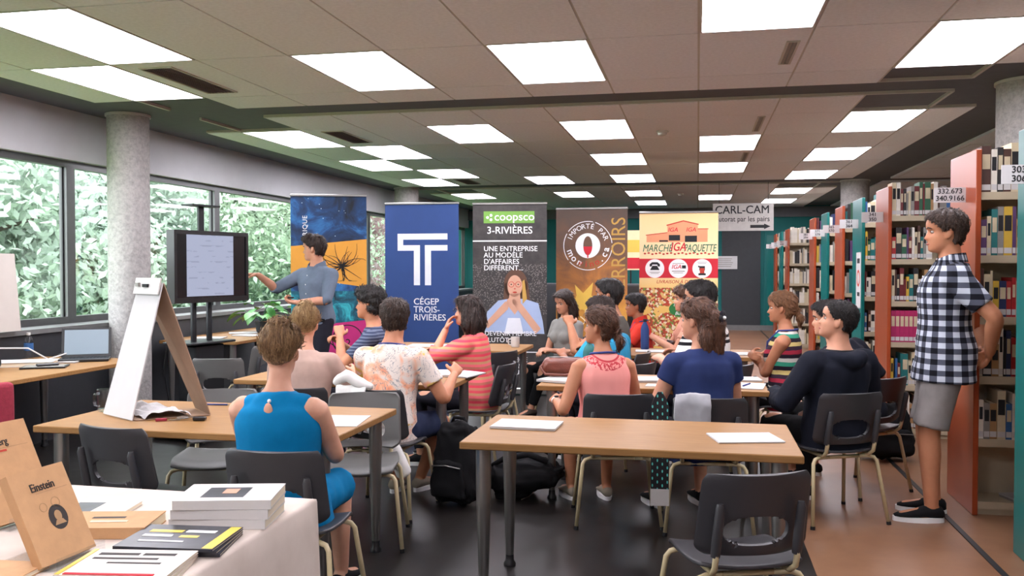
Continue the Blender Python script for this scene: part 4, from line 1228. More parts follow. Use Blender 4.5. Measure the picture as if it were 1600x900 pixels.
def strands(hme, HO, Mh, hs, style, seed, m, n):
    """thin tapered locks lying on the hair mass, combed in the direction of the style"""
    rq = np.random.default_rng(seed)
    nv = len(hme.vertices)
    co = np.empty(nv * 3, np.float32); hme.vertices.foreach_get('co', co); co = co.reshape(-1, 3)
    no = np.empty(nv * 3, np.float32); hme.vertex_normals.foreach_get('vector', no); no = no.reshape(-1, 3)
    M = np.array(Mh); O = np.array(HO)
    loc = (co - O) @ M / hs
    f = np.interp(loc[:, 2], HZ, HF); bk = np.interp(loc[:, 2], HZ, HB); w = np.interp(loc[:, 2], HZ, HW)
    mid, half = (f + bk) / 2, (f - bk) / 2
    inside = ((np.abs(loc[:, 0]) / (w + 0.004)) ** 2.25 + (np.abs(loc[:, 1] - mid) / (half + 0.004)) ** 2.25) < 1.0
    inside &= (loc[:, 2] > -0.12) & (loc[:, 2] < 0.112)
    ok = np.nonzero(~inside)[0]
    ix = rq.choice(ok, n)
    p, nn, l = co[ix], no[ix], loc[ix]
    if style in ('updo',): tgt = np.array([0.0, -0.07, 0.125])
    elif style in ('pony', 'clip'): tgt = np.array([0.0, -0.13, -0.03])
    else: tgt = None
    if style == 'curly': dl = rq.normal(size=(n, 3))
    elif tgt is not None:
        dl = tgt - l
        tail = (l[:, 2] < -0.05) & (style != 'updo')
        dl[tail] = np.array([0, 0.05, -1.0])
    elif style in ('long', 'lob'):
        dl = np.tile(np.array([0.0, -0.25, -1.0]), (n, 1)); dl[:, 0] += l[:, 0] * 4
    else:
        dl = l - np.array([0.02, -0.035, 0.118])
        if style == 'quiff': dl[l[:, 1] > 0.03] = np.array([0.5, -0.5, 0.6])
    d = dl @ M.T + rq.normal(size=(n, 3)) * 0.16 * np.linalg.norm(dl, axis=1)[:, None]
    d -= nn * (d * nn).sum(1)[:, None]
    d /= np.linalg.norm(d, axis=1)[:, None] + 1e-6
    s = np.cross(d, nn)
    L = {'buzz': 0.012, 'short': 0.026, 'quiff': 0.036, 'curly': 0.03, 'long': 0.06, 'lob': 0.05}.get(style, 0.045)
    L = (L * rq.uniform(0.6, 1.3, n))[:, None]
    lift = (rq.uniform(-0.001, 0.0055, n) * (1.8 if style == 'curly' else 1))[:, None]
    wd_ = (rq.uniform(0.0012, 0.0032, n))[:, None]
    a = p - nn * 0.002
    b_ = p + d * L * 0.5 + nn * (lift + 0.002)
    c = p + d * L + nn * lift * 0.8
    vs = np.stack([a - s * wd_, a + s * wd_, b_ - s * wd_, b_ + s * wd_, b_ + nn * wd_ * 0.9, c], 1).reshape(-1, 3)
    q = np.arange(n) * 6
    fs = np.concatenate([np.stack([q, q + 4, q + 2], 1), np.stack([q, q + 1, q + 4], 1), np.stack([q + 1, q + 3, q + 4], 1), np.stack([q + 2, q + 4, q + 5], 1), np.stack([q + 4, q + 3, q + 5], 1)])
    me = D.meshes.new('hair_strands')
    me.from_pydata(vs.tolist(), [], fs.tolist())
    me.materials.append(MT[m]); me.shade_smooth()
    return me
_seed = [0]
def person(label, x, y, rz, sit=True, s=1.0, fem=False, wide=1.0, lean=0.0, side=0.0, twist=0.0, hyaw=0.0, hpitch=0.0, hroll=0.0,
           wl=None, wr=None, pl=(-0.5, -0.6, -0.4), pr=(0.5, -0.6, -0.4), hl=None, hr=None, curl=(0.35, 0.35),
           al=None, ar=None, kl=(-0.1, 1, 0.25), kr=(0.1, 1, 0.25), skin='light', hair=('short', 'dark'), top=None, bottom=None, shoe='f_black', zseat=0.415, fl=None, fr=None):
    """local frame: +y is where the pelvis faces, right hand +x, origin on the floor under the pelvis"""
    _seed[0] += 1; seed = _seed[0]
    R = math.radians
    root = thing('person', label, 'person', (x, y, 0), R(rz), 'people in the library')
    hipz = (zseat + 0.095 * s) if sit else 0.8715 * s + 0.085
    P0 = V((0, 0, hipz))
    Mt = (Euler((0, 0, R(twist))).to_matrix() @ Euler((R(-lean), R(side), 0)).to_matrix())
    f = 1.0 if fem else 0.0
    T = lambda px, py, pz: P0 + Mt @ (V((px, py, pz)) * s)
    Bz = lambda pz: P0 + (Mt @ V((0, 0, pz * s)) if pz > 0.06 else V((0, 0, pz * s)))
    UX, UY = Mt @ V((1, 0, 0)), Mt @ V((0, 1, 0))
    wd = wide
    #        height  width  depth  fwd
    prof_m = [(-.10, .11, .10, 0), (-.05, .155, .115, -.01), (.02, .165, .12, -.01), (.10, .15, .112, .0), (.17, .145, .108, .005), (.25, .155, .112, .008), (.33, .168, .118, .006), (.40, .165, .105, -.004), (.45, .125, .08, -.015), (.485, .075, .066, -.018), (.53, .057, .058, -.008), (.60, .055, .06, .008)]
    prof_f = [(-.10, .11, .10, 0), (-.05, .165, .12, -.012), (.02, .17, .122, -.012), (.10, .148, .108, .0), (.17, .132, .1, .005), (.25, .14, .105, .008), (.33, .152, .112, .006), (.40, .145, .096, -.004), (.45, .112, .074, -.014), (.485, .064, .058, -.016), (.53, .049, .051, -.006), (.60, .047, .052, .008)]
    prof = prof_f if fem else prof_m
    def torso(b, z0, z1, infl, hem=0.0, sh=1.0):
        rr = []
        zs = np.linspace(z0, z1, 22)
        pz, pw, pd, pf = zip(*prof)
        for z in zs:
            w = np.interp(z, pz, pw); d = np.interp(z, pz, pd); fo = np.interp(z, pz, pf)
            if hem and z < -0.03: w = np.interp(-0.03, pz, pw); d = np.interp(-0.03, pz, pd)
            if z < 0.42: w *= wd; d *= (wd * 0.6 + 0.4)
            if z > 0.36: w *= 1 - (1 - sh) * min(1, (z - 0.36) / 0.06)
            k_ = infl + hem * max(0, (0.12 - z) / 0.2)
            U, W_ = (UX, UY) if z > 0.06 else (V((1, 0, 0)), V((0, 1, 0)))
            rr.append(ell(Bz(z) + W_ * fo * s, U, W_, w * s + k_, d * s + k_, 26, 2.3))
        b.rings(rr)
        if fem and z1 > 0.3:
            for sx in (-1, 1):
                b.ellipsoid(T(sx * 0.066 * wd, 0.085, 0.29), (0.058 * s + infl, 0.055 * s + infl, 0.06 * s + infl), Mt)
    shx = (0.158 if fem else 0.183) * (0.5 + 0.5 * wd)
    SL, SR = T(-shx, -0.01, 0.405), T(shx, -0.01, 0.405)
    # arm targets in the local frame (metres, not scaled)
    wl = V(wl) if wl else T(-0.24, 0.12, -0.02)
    wr = V(wr) if wr else T(0.24, 0.12, -0.02)
    EL, WL = ik(SL, wl, 0.285 * s, 0.25 * s, V(pl))
    ER, WR = ik(SR, wr, 0.285 * s, 0.25 * s, V(pr))
    # legs
    HLp, HRp = P0 + V((-0.095 * s, 0.0, -0.03 * s)), P0 + V((0.095 * s, 0.0, -0.03 * s))
    if al is None: al = (-0.14, 0.42 * s, 0.085) if sit else (-0.11, 0.02, 0.085)
    if ar is None: ar = (0.14, 0.42 * s, 0.085) if sit else (0.11, -0.02, 0.085)
    KL, AL = ik(HLp, al, 0.43 * s, 0.42 * s, V(kl))
    KR, AR = ik(HRp, ar, 0.43 * s, 0.42 * s, V(kr))
    fl = V(fl) if fl else (V((KL.x - HLp.x, KL.y - HLp.y, 0)) if sit else V((-0.15, 1, 0)))
    fr = V(fr) if fr else (V((KR.x - HRp.x, KR.y - HRp.y, 0)) if sit else V((0.15, 1, 0)))
    fl.normalize(); fr.normalize()
    g = (0.9 if fem else 1.0) * s * (0.4 + 0.6 * wd)
    def arm(b, S, E, W_, a0=0.0, a1=2.0, infl=0.0, sleeve=False):
        pts = [S, S.lerp(E, 0.3), S.lerp(E, 0.65), E, E.lerp(W_, 0.3), E.lerp(W_, 0.65), W_]
        rad = [0.056, 0.052, 0.046, 0.040, 0.041, 0.034, 0.0255]
        ts = [0, .3, .65, 1, 1.3, 1.65, 2]
        sel = [(p, r) for p, r, t in zip(pts, rad, ts) if a0 <= t <= a1 + 1e-6]
        if sel and ts[[i for i, t in enumerate(ts) if t <= a1 + 1e-6][-1]] < a1 - 0.02:
            e = S.lerp(E, a1) if a1 <= 1 else E.lerp(W_, a1 - 1)
            sel.append((e, float(np.interp(a1, ts, rad))))
        if sleeve:
            P_2 = [p for p, _ in sel]; R_2 = [r * g + infl for _, r in sel]
            R_2[-1] += 0.004
            b.tube(P_2, R_2, 18)
            b.ellipsoid(S, (R_2[0] * 1.0,) * 3, None, 14, 9)
        else:
            limb(b, [p for p, _ in sel], [r * g + infl for _, r in sel], 16)
    def leg(b, H, K, A, t1=2.0, infl=0.0, cut=False):
        pts = [H, H.lerp(K, 0.35), H.lerp(K, 0.7), K, K.lerp(A, 0.3), K.lerp(A, 0.65), A]
        rad = [0.088, 0.08, 0.064, 0.056, 0.056, 0.044, 0.034]
        ts = [0, .35, .7, 1, 1.3, 1.65, 2]
        sel = [(p, r) for p, r, t in zip(pts, rad, ts) if t < t1 - 0.05]
        e = H.lerp(K, t1) if t1 <= 1 else K.lerp(A, t1 - 1)
        sel.append((e, float(np.interp(t1, ts, rad))))
        if cut: b.tube([p for p, _ in sel], [r * g + infl * min(1.0, 0.3 + 0.7 * i / max(1, len(sel) - 1)) for i, (_, r) in enumerate(sel)], 18)
        else: limb(b, [p for p, _ in sel], [r * g + infl for _, r in sel], 18)
    # ---------------- body
    b = MB()
    torso(b, -0.1, 0.6, 0.0)
    for S, E, W_ in ((SL, EL, WL), (SR, ER, WR)):
        limb(b, [T(math.copysign(0.05, (S - P0).dot(UX)), -0.015, 0.40), S], [0.06 * s, 0.056 * g])
        arm(b, S, E, W_)
    for H, K, A, fd in ((HLp, KL, AL, fl), (HRp, KR, AR, fr)):
        leg(b, H, K, A)
        limb(b, [A + V((0, 0, -0.02)) - fd * 0.03 * s, A + fd * 0.06 * s + V((0, 0, -0.04)), A + fd * 0.16 * s + V((0, 0, -0.055))], [0.034 * s, 0.034 * s, 0.024 * s], 12)
    for W_, E, h_, pn_def, mir, cu in ((WL, EL, hl, V((0.6, 0.3, -0.6)), -1, curl[0]), (WR, ER, hr, V((-0.6, 0.3, -0.6)), 1, curl[1])):
        d = (W_ - E).normalized()
        pn = pn_def
        if h_:
            d = V(h_[0]); pn = V(h_[1])
        hand(b, W_, d, pn, mir, cu, 1.0, s * (0.92 if fem else 1.0))
    Mh = Euler((0, 0, R(twist + hyaw))).to_matrix() @ Euler((R(-hpitch), R(hroll), 0)).to_matrix()
    NT_ = T(0, 0.0, 0.575)
    HO = NT_ + Mh @ (V((0, 0.018, 0.083)) * s)
    hs = s * (0.97 if fem else 1.0)
    limb(b, [T(0, -0.014, 0.47), NT_, HO + Mh @ (V((0, -0.02, -0.04)) * hs)], [0.058 * s * (0.86 if fem else 1), 0.054 * s * (0.86 if fem else 1), 0.05 * hs], 16)
    head_rings(b, Mh, HO, f, hs)
    body = link('body', fuse(b, 'body', 'skin_' + skin, 0.0072, 2, 0.4, 0.5), root)
    # ---------------- eyes, brows, lips (sub-parts of the body)
    H_ = lambda px, py, pz: HO + Mh @ (V((px, py, pz)) * hs)
    for sx in (-1, 1):
        e = MB().ellipsoid(H_(sx * 0.031, 0.0685, 0.0), (0.0135 * hs, 0.0115 * hs, 0.0095 * hs), Mh, 14, 9).build('eye', 'eye', body, True)
        MB().ellipsoid(H_(sx * 0.031, 0.0765, -0.0005), (0.0075 * hs, 0.0046 * hs, 0.0072 * hs), Mh, 12, 8).build('iris', 'iris', body, True)
        MB().tube([H_(sx * 0.014, 0.0935, 0.0195), H_(sx * 0.028, 0.0925, 0.0245), H_(sx * 0.044, 0.083, 0.021), H_(sx * 0.051, 0.074, 0.015)], [0.0022 * hs, 0.0036 * hs, 0.003 * hs, 0.0012 * hs], 8).build('eyebrow', 'hair_' + hair[1], body, True)
    MB().tube([H_(-0.022, 0.083, -0.069), H_(-0.010, 0.0925, -0.067), H_(0, 0.0942, -0.068), H_(0.010, 0.0925, -0.067), H_(0.022, 0.083, -0.069)], [0.001 * hs, 0.0042 * hs, 0.005 * hs, 0.0042 * hs, 0.001 * hs], 8).build('lips', 'lips', body, True)
    # ---------------- hair
    style, hm = hair
    b = MB()
    thick = {'short': 0.015, 'buzz': 0.008, 'quiff': 0.018, 'curly': 0.024, 'long': 0.019, 'updo': 0.017, 'pony': 0.015, 'clip': 0.017, 'lob': 0.018}[style]
    fr_line = {'short': 0.07, 'buzz': 0.074, 'quiff': 0.066, 'curly': 0.058, 'long': 0.074, 'updo': 0.072, 'pony': 0.072, 'clip': 0.07, 'lob': 0.074}[style]
    temple = 0.012 if style in ('short', 'buzz', 'quiff', 'curly') else -0.012
    nape = -0.072 if style in ('short', 'quiff', 'curly') else (-0.06 if style in ('buzz', 'updo') else -0.085)
    nc = 44; rr = []
    for z in np.linspace(-0.116, 0.1149, 40):
        ring = []
        for q in range(nc):
            ph = 2 * PI * q / nc
            a = abs(math.atan2(math.sin(ph), math.cos(ph)))
            line = float(np.interp(a, [0, 0.6, 0.95, 1.25, 1.5, 1.75, 2.0, PI], [fr_line, fr_line - 0.006, fr_line - 0.022, temple, temple - 0.012, 0.012, nape + 0.01, nape]) if style not in ('updo', 'pony', 'clip') else np.interp(a, [0, 0.6, 0.95, 1.25, 1.5, 1.75, 2.05, PI], [fr_line, fr_line - 0.006, fr_line - 0.022, 0.008, 0.014, 0.012, nape + 0.02, nape]))
            mk = max(0.0, min(1.0, (z - line) / 0.012 + 0.5))
            th = thick * (1 + 0.3 * max(0, math.cos(PI - a)) * (z > 0)) + (0.012 if style == 'quiff' and z > 0.06 and a < 1.4 else 0)
            if style == 'updo': th *= min(1.0, max(0.35, (z + 0.1) / 0.13))
            th += noise.noise(V((q * 0.5, z * 40, seed))) * thick * (0.55 if style == 'curly' else 0.3)
            ring.append(HO + Mh @ (head_pt(z, ph, -0.012 * (1 - mk) + th * mk, f) * hs))
        rr.append(ring)
    b.rings(rr)
    if style == 'long':
        for sx in (-1, 1):
            limb(b, [H_(sx * 0.06, -0.01, 0.05), H_(sx * 0.078, -0.022, -0.03), H_(sx * 0.084, -0.02, -0.12), H_(sx * 0.082, -0.01, -0.2), H_(sx * 0.07, 0.01, -0.255)], [0.03 * hs, 0.03 * hs, 0.034 * hs, 0.03 * hs, 0.016 * hs], 12)
            limb(b, [H_(sx * 0.035, -0.07, 0.02), H_(sx * 0.05, -0.085, -0.08), H_(sx * 0.05, -0.085, -0.18), H_(sx * 0.045, -0.075, -0.25)], [0.045 * hs, 0.05 * hs, 0.044 * hs, 0.022 * hs], 12)
        limb(b, [H_(0, -0.08, 0.02), H_(0, -0.1, -0.08), H_(0, -0.095, -0.19), H_(0, -0.085, -0.27)], [0.05 * hs, 0.055 * hs, 0.045 * hs, 0.022 * hs], 12)
    if style == 'lob':
        for sx in (-1, 1):
            limb(b, [H_(sx * 0.058, -0.02, 0.05), H_(sx * 0.078, -0.03, -0.03), H_(sx * 0.085, -0.035, -0.10), H_(sx * 0.07, -0.04, -0.15)], [0.032 * hs, 0.036 * hs, 0.04 * hs, 0.022 * hs], 12)
            limb(b, [H_(sx * 0.04, -0.075, 0.02), H_(sx * 0.052, -0.09, -0.08), H_(sx * 0.045, -0.085, -0.17)], [0.05 * hs, 0.055 * hs, 0.03 * hs], 12)
    if style == 'updo':
        b.ellipsoid(H_(0.0, -0.068, 0.085), (0.052 * hs, 0.05 * hs, 0.042 * hs), Mh, 16, 10)
        b.ellipsoid(H_(0.010, -0.05, 0.125), (0.040 * hs, 0.040 * hs, 0.030 * hs), Mh, 14, 10)
        for q in range(8):
            a = q * 0.8
            b.tube([H_(0.03 * math.cos(a), -0.07 + 0.03 * math.sin(a), 0.115), H_(0.048 * math.cos(a + .5), -0.055 + 0.042 * math.sin(a + .5), 0.145 + 0.008 * (q % 3)), H_(0.062 * math.cos(a + .9), -0.055 + 0.055 * math.sin(a + .9), 0.135)], [0.009 * hs, 0.007 * hs, 0.003 * hs], 6)
    if style == 'pony':
        b.ellipsoid(H_(0, -0.118, -0.045), (0.028 * hs, 0.026 * hs, 0.026 * hs), Mh, 12, 8)
        limb(b, [H_(0, -0.122, -0.05), H_(0.008, -0.142, -0.085), H_(0.012, -0.135, -0.135)], [0.024 * hs, 0.028 * hs, 0.01 * hs], 10)
    if style == 'clip':
        limb(b, [H_(0, -0.1, 0.03), H_(0.0, -0.12, -0.03), H_(0.0, -0.115, -0.12), H_(0.0, -0.1, -0.2), H_(0, -0.09, -0.245)], [0.05 * hs, 0.055 * hs, 0.052 * hs, 0.05 * hs, 0.025 * hs], 14)
        for sx in (-1, 1):
            limb(b, [H_(sx * 0.045, -0.07, -0.02), H_(sx * 0.06, -0.085, -0.1), H_(sx * 0.052, -0.085, -0.21)], [0.035 * hs, 0.04 * hs, 0.025 * hs], 12)
    if style == 'curly':
        rq = random.Random(seed)
        for q in range(90):
            ph = rq.uniform(0, 2 * PI); z = rq.uniform(-0.06, 0.115)
            a = abs(math.atan2(math.sin(ph), math.cos(ph)))
            if z < float(np.interp(a, [0, 1.0, 1.5, 1.9, PI], [0.062, 0.045, 0.02, -0.05, -0.06])): continue
            p = HO + Mh @ (head_pt(z, ph, 0.02, f) * hs)
            b.ellipsoid(p, (rq.uniform(0.012, 0.021),) * 3, None, 8, 6)
    hme = fuse(b, 'hair', 'hair_' + hm, 0.0075, 1, 0.4)
    ridge(hme, 0.0042 if style not in ('curly',) else 0.0045, 60 if style != 'curly' else 45, seed)
    ho = link('hair', hme, root)
    so = link('hair_strands', strands(hme, HO, Mh, hs, style, seed, 'hair_' + hm, 1500 if y < 7.2 else 800), ho); so['kind'] = 'stuff'
    # ---------------- top
    tp = dict(kind='tee', m='f_grey', sleeve=0.6, low=-0.04, loose=0.012, amp=0.0055)
    tp.update(top or {})
    b = MB()
    I = tp['loose']
    sleeveless = tp['sleeve'] <= 0
    torso(b, tp['low'], tp.get('neck', 0.487), I, tp.get('hem', 0.012), 0.86 if sleeveless else 1.0)
    if sleeveless:
        for sx in (-1, 1):
            limb(b, [T(sx * 0.055, -0.015, 0.418), T(sx * shx * 0.74, -0.014, 0.418)], [0.055 * s + 0.008, 0.05 * g + 0.005], 14)
    else:
        for S, E, W_ in ((SL, EL, WL), (SR, ER, WR)):
            limb(b, [T(math.copysign(0.05, (S - P0).dot(UX)), -0.015, 0.402), S], [0.06 * s + I * 0.7, 0.057 * g + I * 0.8])
            arm(b, S, E, W_, 0, tp['sleeve'], I * 0.85, True)
    if tp['kind'] == 'hoodie':
        limb(b, [T(-0.11, -0.04, 0.455), T(-0.07, -0.105, 0.45), T(0, -0.125, 0.43), T(0.07, -0.105, 0.45), T(0.11, -0.04, 0.455)], [0.032, 0.045, 0.052, 0.045, 0.032], 12)
    tme = fuse(b, 'top', tp['m'], 0.0095, 4, 0.5)
    fold(tme, tp['amp'], 9.0, seed, 0.55)
    to = link({'tee': 't_shirt', 'tank': 'sleeveless_top', 'shirt': 'shirt', 'hoodie': 'hooded_jacket', 'polo': 'polo_shirt', 'blouse': 'blouse'}[tp['kind']], tme, root)
    if tp['kind'] in ('shirt', 'polo'):   # stand-and-fall collar, button placket
        cb = MB()
        for sx in (-1, 1):
            pts = [T(sx * 0.012, 0.066, 0.455), T(sx * 0.05, 0.05, 0.482), T(sx * 0.072, 0.0, 0.503), T(sx * 0.055, -0.055, 0.512), T(0, -0.082, 0.515)]
            up = [0.012, 0.022, 0.026, 0.026, 0.026]
            ra, rc = [], []
            for p, u_ in zip(pts, up):
                out = (p - T(0, -0.01, 0.48)); out.z = 0; out.normalize()
                ra.append([p + V((0, 0, u_)) , p + out * 0.016 + V((0, 0, -0.026)), p + out * 0.020 + V((0, 0, -0.026)), p + out * 0.006 + V((0, 0, u_ + 0.002))])
            cb.rings(ra)
        cb.build('collar', tp['m'], to, False)
        for q in range(5 if tp['kind'] == 'shirt' else 2):
            zz = 0.40 - q * 0.085
            dd = float(np.interp(zz, [p[0] for p in prof], [p[2] + p[3] for p in prof]))
            MB().ellipsoid(T(0, 0, zz) + UY * (dd * s + I + 0.004), (0.006, 0.003, 0.006), Mt, 8, 6).build('button', 'white_ink', to, True)
    # ---------------- bottoms
    bt = dict(kind='pants', m='f_dark', to=1.9, infl=0.014)
    bt.update(bottom or {})
    b = MB()
    torso(b, -0.1, 0.08 if not sit else 0.06, bt['infl'] * 0.6)
    for H, K, A in ((HLp, KL, AL), (HRp, KR, AR)):
        leg(b, H, K, A, bt['to'], bt['infl'], True)
        b.ellipsoid(H, (0.095 * g, 0.1 * g, 0.1 * g), None, 14, 9)
    bme = fuse(b, 'bottom', bt['m'], 0.011, 4, 0.5)
    fold(bme, 0.005, 10.0, seed + 50, 0.6)
    link({'pants': 'trousers', 'shorts': 'shorts', 'skirt': 'skirt'}[bt['kind']], bme, root)
    # ---------------- shoes
    for A, fd in ((AL, fl), (AR, fr)):
        side_ = V((fd.y, -fd.x, 0))
        base = V((A.x, A.y, max(0.0, A.z - 0.085)))
        b = MB()
        rr = []
        for t, w, h0, h1 in ((-0.065, 0.022, 0.03, 0.062), (-0.055, 0.032, 0.022, 0.082), (-0.02, 0.038, 0.02, 0.098), (0.03, 0.04, 0.02, 0.092), (0.08, 0.045, 0.02, 0.07), (0.13, 0.047, 0.02, 0.055), (0.17, 0.04, 0.021, 0.045), (0.195, 0.02, 0.024, 0.036)):
            c_ = base + fd * t * s
            rr.append([c_ + side_ * (w * s * math.cos(a)) + V((0, 0, s * ((h0 + h1) / 2 + (h1 - h0) / 2 * math.sin(a)))) for a in [2 * PI * i / 16 for i in range(16)]])
        b.rings(rr)
        so = b.build('shoe', shoe, root, True)
        b = MB(); up, lo = [], []
        for i in range(24):
            a = 2 * PI * i / 24
            t = 0.068 + 0.137 * math.cos(a); w = (0.045 if math.cos(a) > -0.3 else 0.04) * math.sin(a)
            up.append(base + fd * t * s + side_ * w * s * 1.08 + V((0, 0, 0.026 * s))); lo.append(base + fd * t * s + side_ * w * s * 1.08 + V((0, 0, 0.0)))
        b.rings([lo, up]); b.build('sole', 'white_ink' if shoe in ('f_shoe_grey', 'f_black') else 'f_dark', so)
    return dict(root=root, T=T, H=H_, Mh=Mh, HO=HO, WL=WL, WR=WR, EL=EL, ER=ER, hs=hs, s=s, top=to, Mt=Mt, AL=AL, AR=AR, body=body, hair=ho)

def glasses(p, m='black_plastic'):
    H_, Mh = p['H'], p['Mh']
    g = empty('eyeglasses', (0, 0, 0)); g.parent = p['root']
    for sx in (-1, 1):
        pts = [H_(sx * 0.033 + 0.021 * math.cos(a), 0.101, 0.001 + 0.016 * math.sin(a)) for a in [2 * PI * i / 16 for i in range(17)]]
        MB().tube(pts, 0.0018, 6).build('rim', m, g, True)
        MB().tube([H_(sx * 0.054, 0.1, 0.006), H_(sx * 0.074, 0.085, 0.006), H_(sx * 0.079, 0.0, 0.004), H_(sx * 0.078, -0.012, -0.008)], 0.002, 6).build('temple_arm', m, g, True)
    MB().tube([H_(-0.012, 0.101, 0.004), H_(0, 0.104, 0.007), H_(0.012, 0.101, 0.004)], 0.0018, 6).build('bridge', m, g, True)
def lanyard(p, m):
    T = p['T']
    MB().tube([T(0.07, 0.03, 0.485), T(0.085, -0.03, 0.487), T(0.05, -0.085, 0.487), T(0, -0.1, 0.488), T(-0.05, -0.085, 0.487), T(-0.085, -0.03, 0.487), T(-0.07, 0.03, 0.485), T(-0.05, 0.12, 0.40), T(0, 0.15, 0.24), T(0.05, 0.12, 0.40), T(0.07, 0.03, 0.485)], 0.0065, 8).build('lanyard', m, p['root'], True)
def watch(p, W, E, label=None):
    d = (W - E).normalized(); c = W - d * 0.02
    b = MB(); u, w = frame_of(d)
    b.rings([ell(c - d * 0.009, u, w, 0.029, 0.026, 18), ell(c + d * 0.009, u, w, 0.029, 0.026, 18)], cap=False)
    st = b.build('wrist_watch', 'white_ink', p['root'], True)
    MB().ellipsoid(c + w * 0.027, (0.015, 0.015, 0.006), Matrix((u, d, w)).transposed(), 14, 6).build('watch_case', 'ink', st, True)

MT['blue_strap'] = mat('lanyard_blue', (44, 62, 130), 0.7)
def zs(top, fem=False):      # scale from the seated height of the crown
    return (top - 0.415) / 0.868
PPL = {}
# ------------------------------------------------------------------ who sits where
def seat_for(x, y, rz, label, dx=0.0, grey=False):
    return chair(x, y, rz, label, grey)
PPL['teal'] = person('woman in a sleeveless teal top with pinned-up blonde hair, seen from behind', -1.69, 3.34, 4, s=zs(1.215), fem=True, wide=1.22, lean=4, hyaw=8, hpitch=2,
       wl=(-0.06, 0.31, 0.775), wr=(0.06, 0.31, 0.775), pl=(-0.6, -0.2, -1), pr=(0.6, -0.2, -1), hair=('updo', 'ash'), skin='fair',
       top=dict(kind='tank', m='f_teal', sleeve=0, low=-0.1, loose=0.016, hem=0.03), bottom=dict(m='f_teal', kind='skirt', to=1.0, infl=0.03))
seat_for(-1.61, 3.34, 4, 'charcoal chair under the woman in teal')
PPL['mauve'] = person('woman in a mauve t-shirt with a messy blonde bun', -2.35, 4.98, 12, s=zs(1.22), fem=True, wide=1.15, lean=10, hyaw=12, hpitch=4,
       wl=(-0.18, 0.42, 0.77), wr=(0.26, 0.36, 0.77), pl=(-0.4, -0.5, -1), pr=(0.5, -0.3, -1), hair=('updo', 'blonde'), skin='light', top=dict(m='f_mauve', sleeve=0.75, low=-0.1, loose=0.016), bottom=dict(m='f_jeans'))
seat_for(-2.35, 4.98, 12, 'charcoal chair under the woman in mauve')
PPL['curly'] = person('curly-haired man in a striped navy shirt, seen in profile', -2.40, 6.50, 98, s=zs(1.30), lean=8, hyaw=-6, hpitch=-2,
       wl=(-0.12, 0.30, 0.93), wr=(0.12, 0.36, 0.86), pl=(-0.5, 0.2, -0.9), pr=(0.5, 0.2, -0.9), hair=('curly', 'black'), skin='tan', top=dict(m='f_navystripe', sleeve=0.7), curl=(0.7, 0.7))
seat_for(-2.40, 6.50, 98, 'charcoal chair under the curly-haired man')
PPL['floral'] = person('person in a pale floral t-shirt with short brown hair, seen from behind', -1.84, 5.08, -6, s=zs(1.27), wide=1.0, lean=12, hyaw=22, hpitch=3, twist=4,
       wl=(-0.16, 0.40, 0.80), wr=(0.30, 0.34, 0.78), pl=(-0.4, -0.3, -1), pr=(0.5, -0.2, -1), hair=('short', 'short_brown'), skin='tan',
       top=dict(m='f_floral', sleeve=0.62, low=-0.12, loose=0.018), bottom=dict(kind='shorts', m='f_jeans', to=0.92, infl=0.025), al=(-0.12, 0.36, 0.085), ar=(0.02, 0.44, 0.085), kr=(0.35, 1, 0.3), shoe='f_shoe_grey')
lanyard(PPL['floral'], 'blue_strap')
seat_for(-1.82, 5.02, -4, 'charcoal chair draped with a white jacket')
PPL['coral'] = person('dark-haired woman in a coral striped top resting chin on hand', -1.58, 6.32, 84, s=zs(1.25), fem=True, wide=1.05, lean=8, hyaw=-4, hpitch=-3, hroll=2,
       wl=(-0.05, 0.24, 1.00), wr=(0.12, 0.36, 0.80), pl=(-0.4, 0.6, -0.9), pr=(0.6, 0.1, -0.9), hl=((0.1, -0.35, 0.9), (0.2, -0.9, -0.2)), hair=('lob', 'dark'), skin='light', top=dict(kind='blouse', m='f_coral', sleeve=1.35, low=-0.1, loose=0.02, amp=0.008))
glasses(PPL['coral'])
seat_for(-1.58, 6.32, 84, 'charcoal chair under the woman in coral stripes')
PPL['greyw'] = person('long-haired woman in a grey t-shirt looking down, seated at the back', -1.25, 8.62, 142, s=zs(1.24), fem=True, lean=3, hyaw=4, hpitch=16, hroll=-4,
       wl=(-0.05, 0.26, 0.66), wr=(0.06, 0.30, 0.64), hair=('long', 'dark'), skin='light', top=dict(m='f_grey', sleeve=0.55), al=(-0.02, 0.50, 0.12), ar=(0.10, 0.40, 0.085), bottom=dict(m='f_black'), shoe='bark')
seat_for(-1.25, 8.62, 142, 'charcoal chair under the woman in grey')
PPL['olive'] = person('dark-haired man in an olive grey t-shirt raising his forearm', -0.65, 7.38, 78, s=zs(1.36), lean=6, hyaw=6, hpitch=-2,
       wl=(-0.22, 0.34, 0.98), wr=(0.16, 0.34, 0.80), pl=(-0.6, -0.2, -0.8), hair=('short', 'black'), skin='tan', top=dict(m='f_olive', sleeve=0.6), curl=(0.8, 0.4), al=(-0.14, 0.35, 0.085), ar=(0.14, 0.35, 0.085))
seat_for(-0.65, 7.38, 78, 'charcoal chair under the man in olive grey')
PPL['blue'] = person('man in a bright blue shirt with cropped dark hair, seen from behind', -0.58, 6.62, 62, s=zs(1.25), wide=1.05, lean=14, hyaw=8, hpitch=6,
       wl=(-0.2, 0.36, 0.79), wr=(0.2, 0.36, 0.79), hair=('short', 'dark'), skin='brown', top=dict(kind='polo', m='f_blue', sleeve=0.7, loose=0.02), al=(-0.14, 0.3, 0.085), ar=(0.14, 0.3, 0.085))
lanyard(PPL['blue'], 'blue_strap')
seat_for(-0.58, 6.62, 62, 'charcoal chair under the man in bright blue')
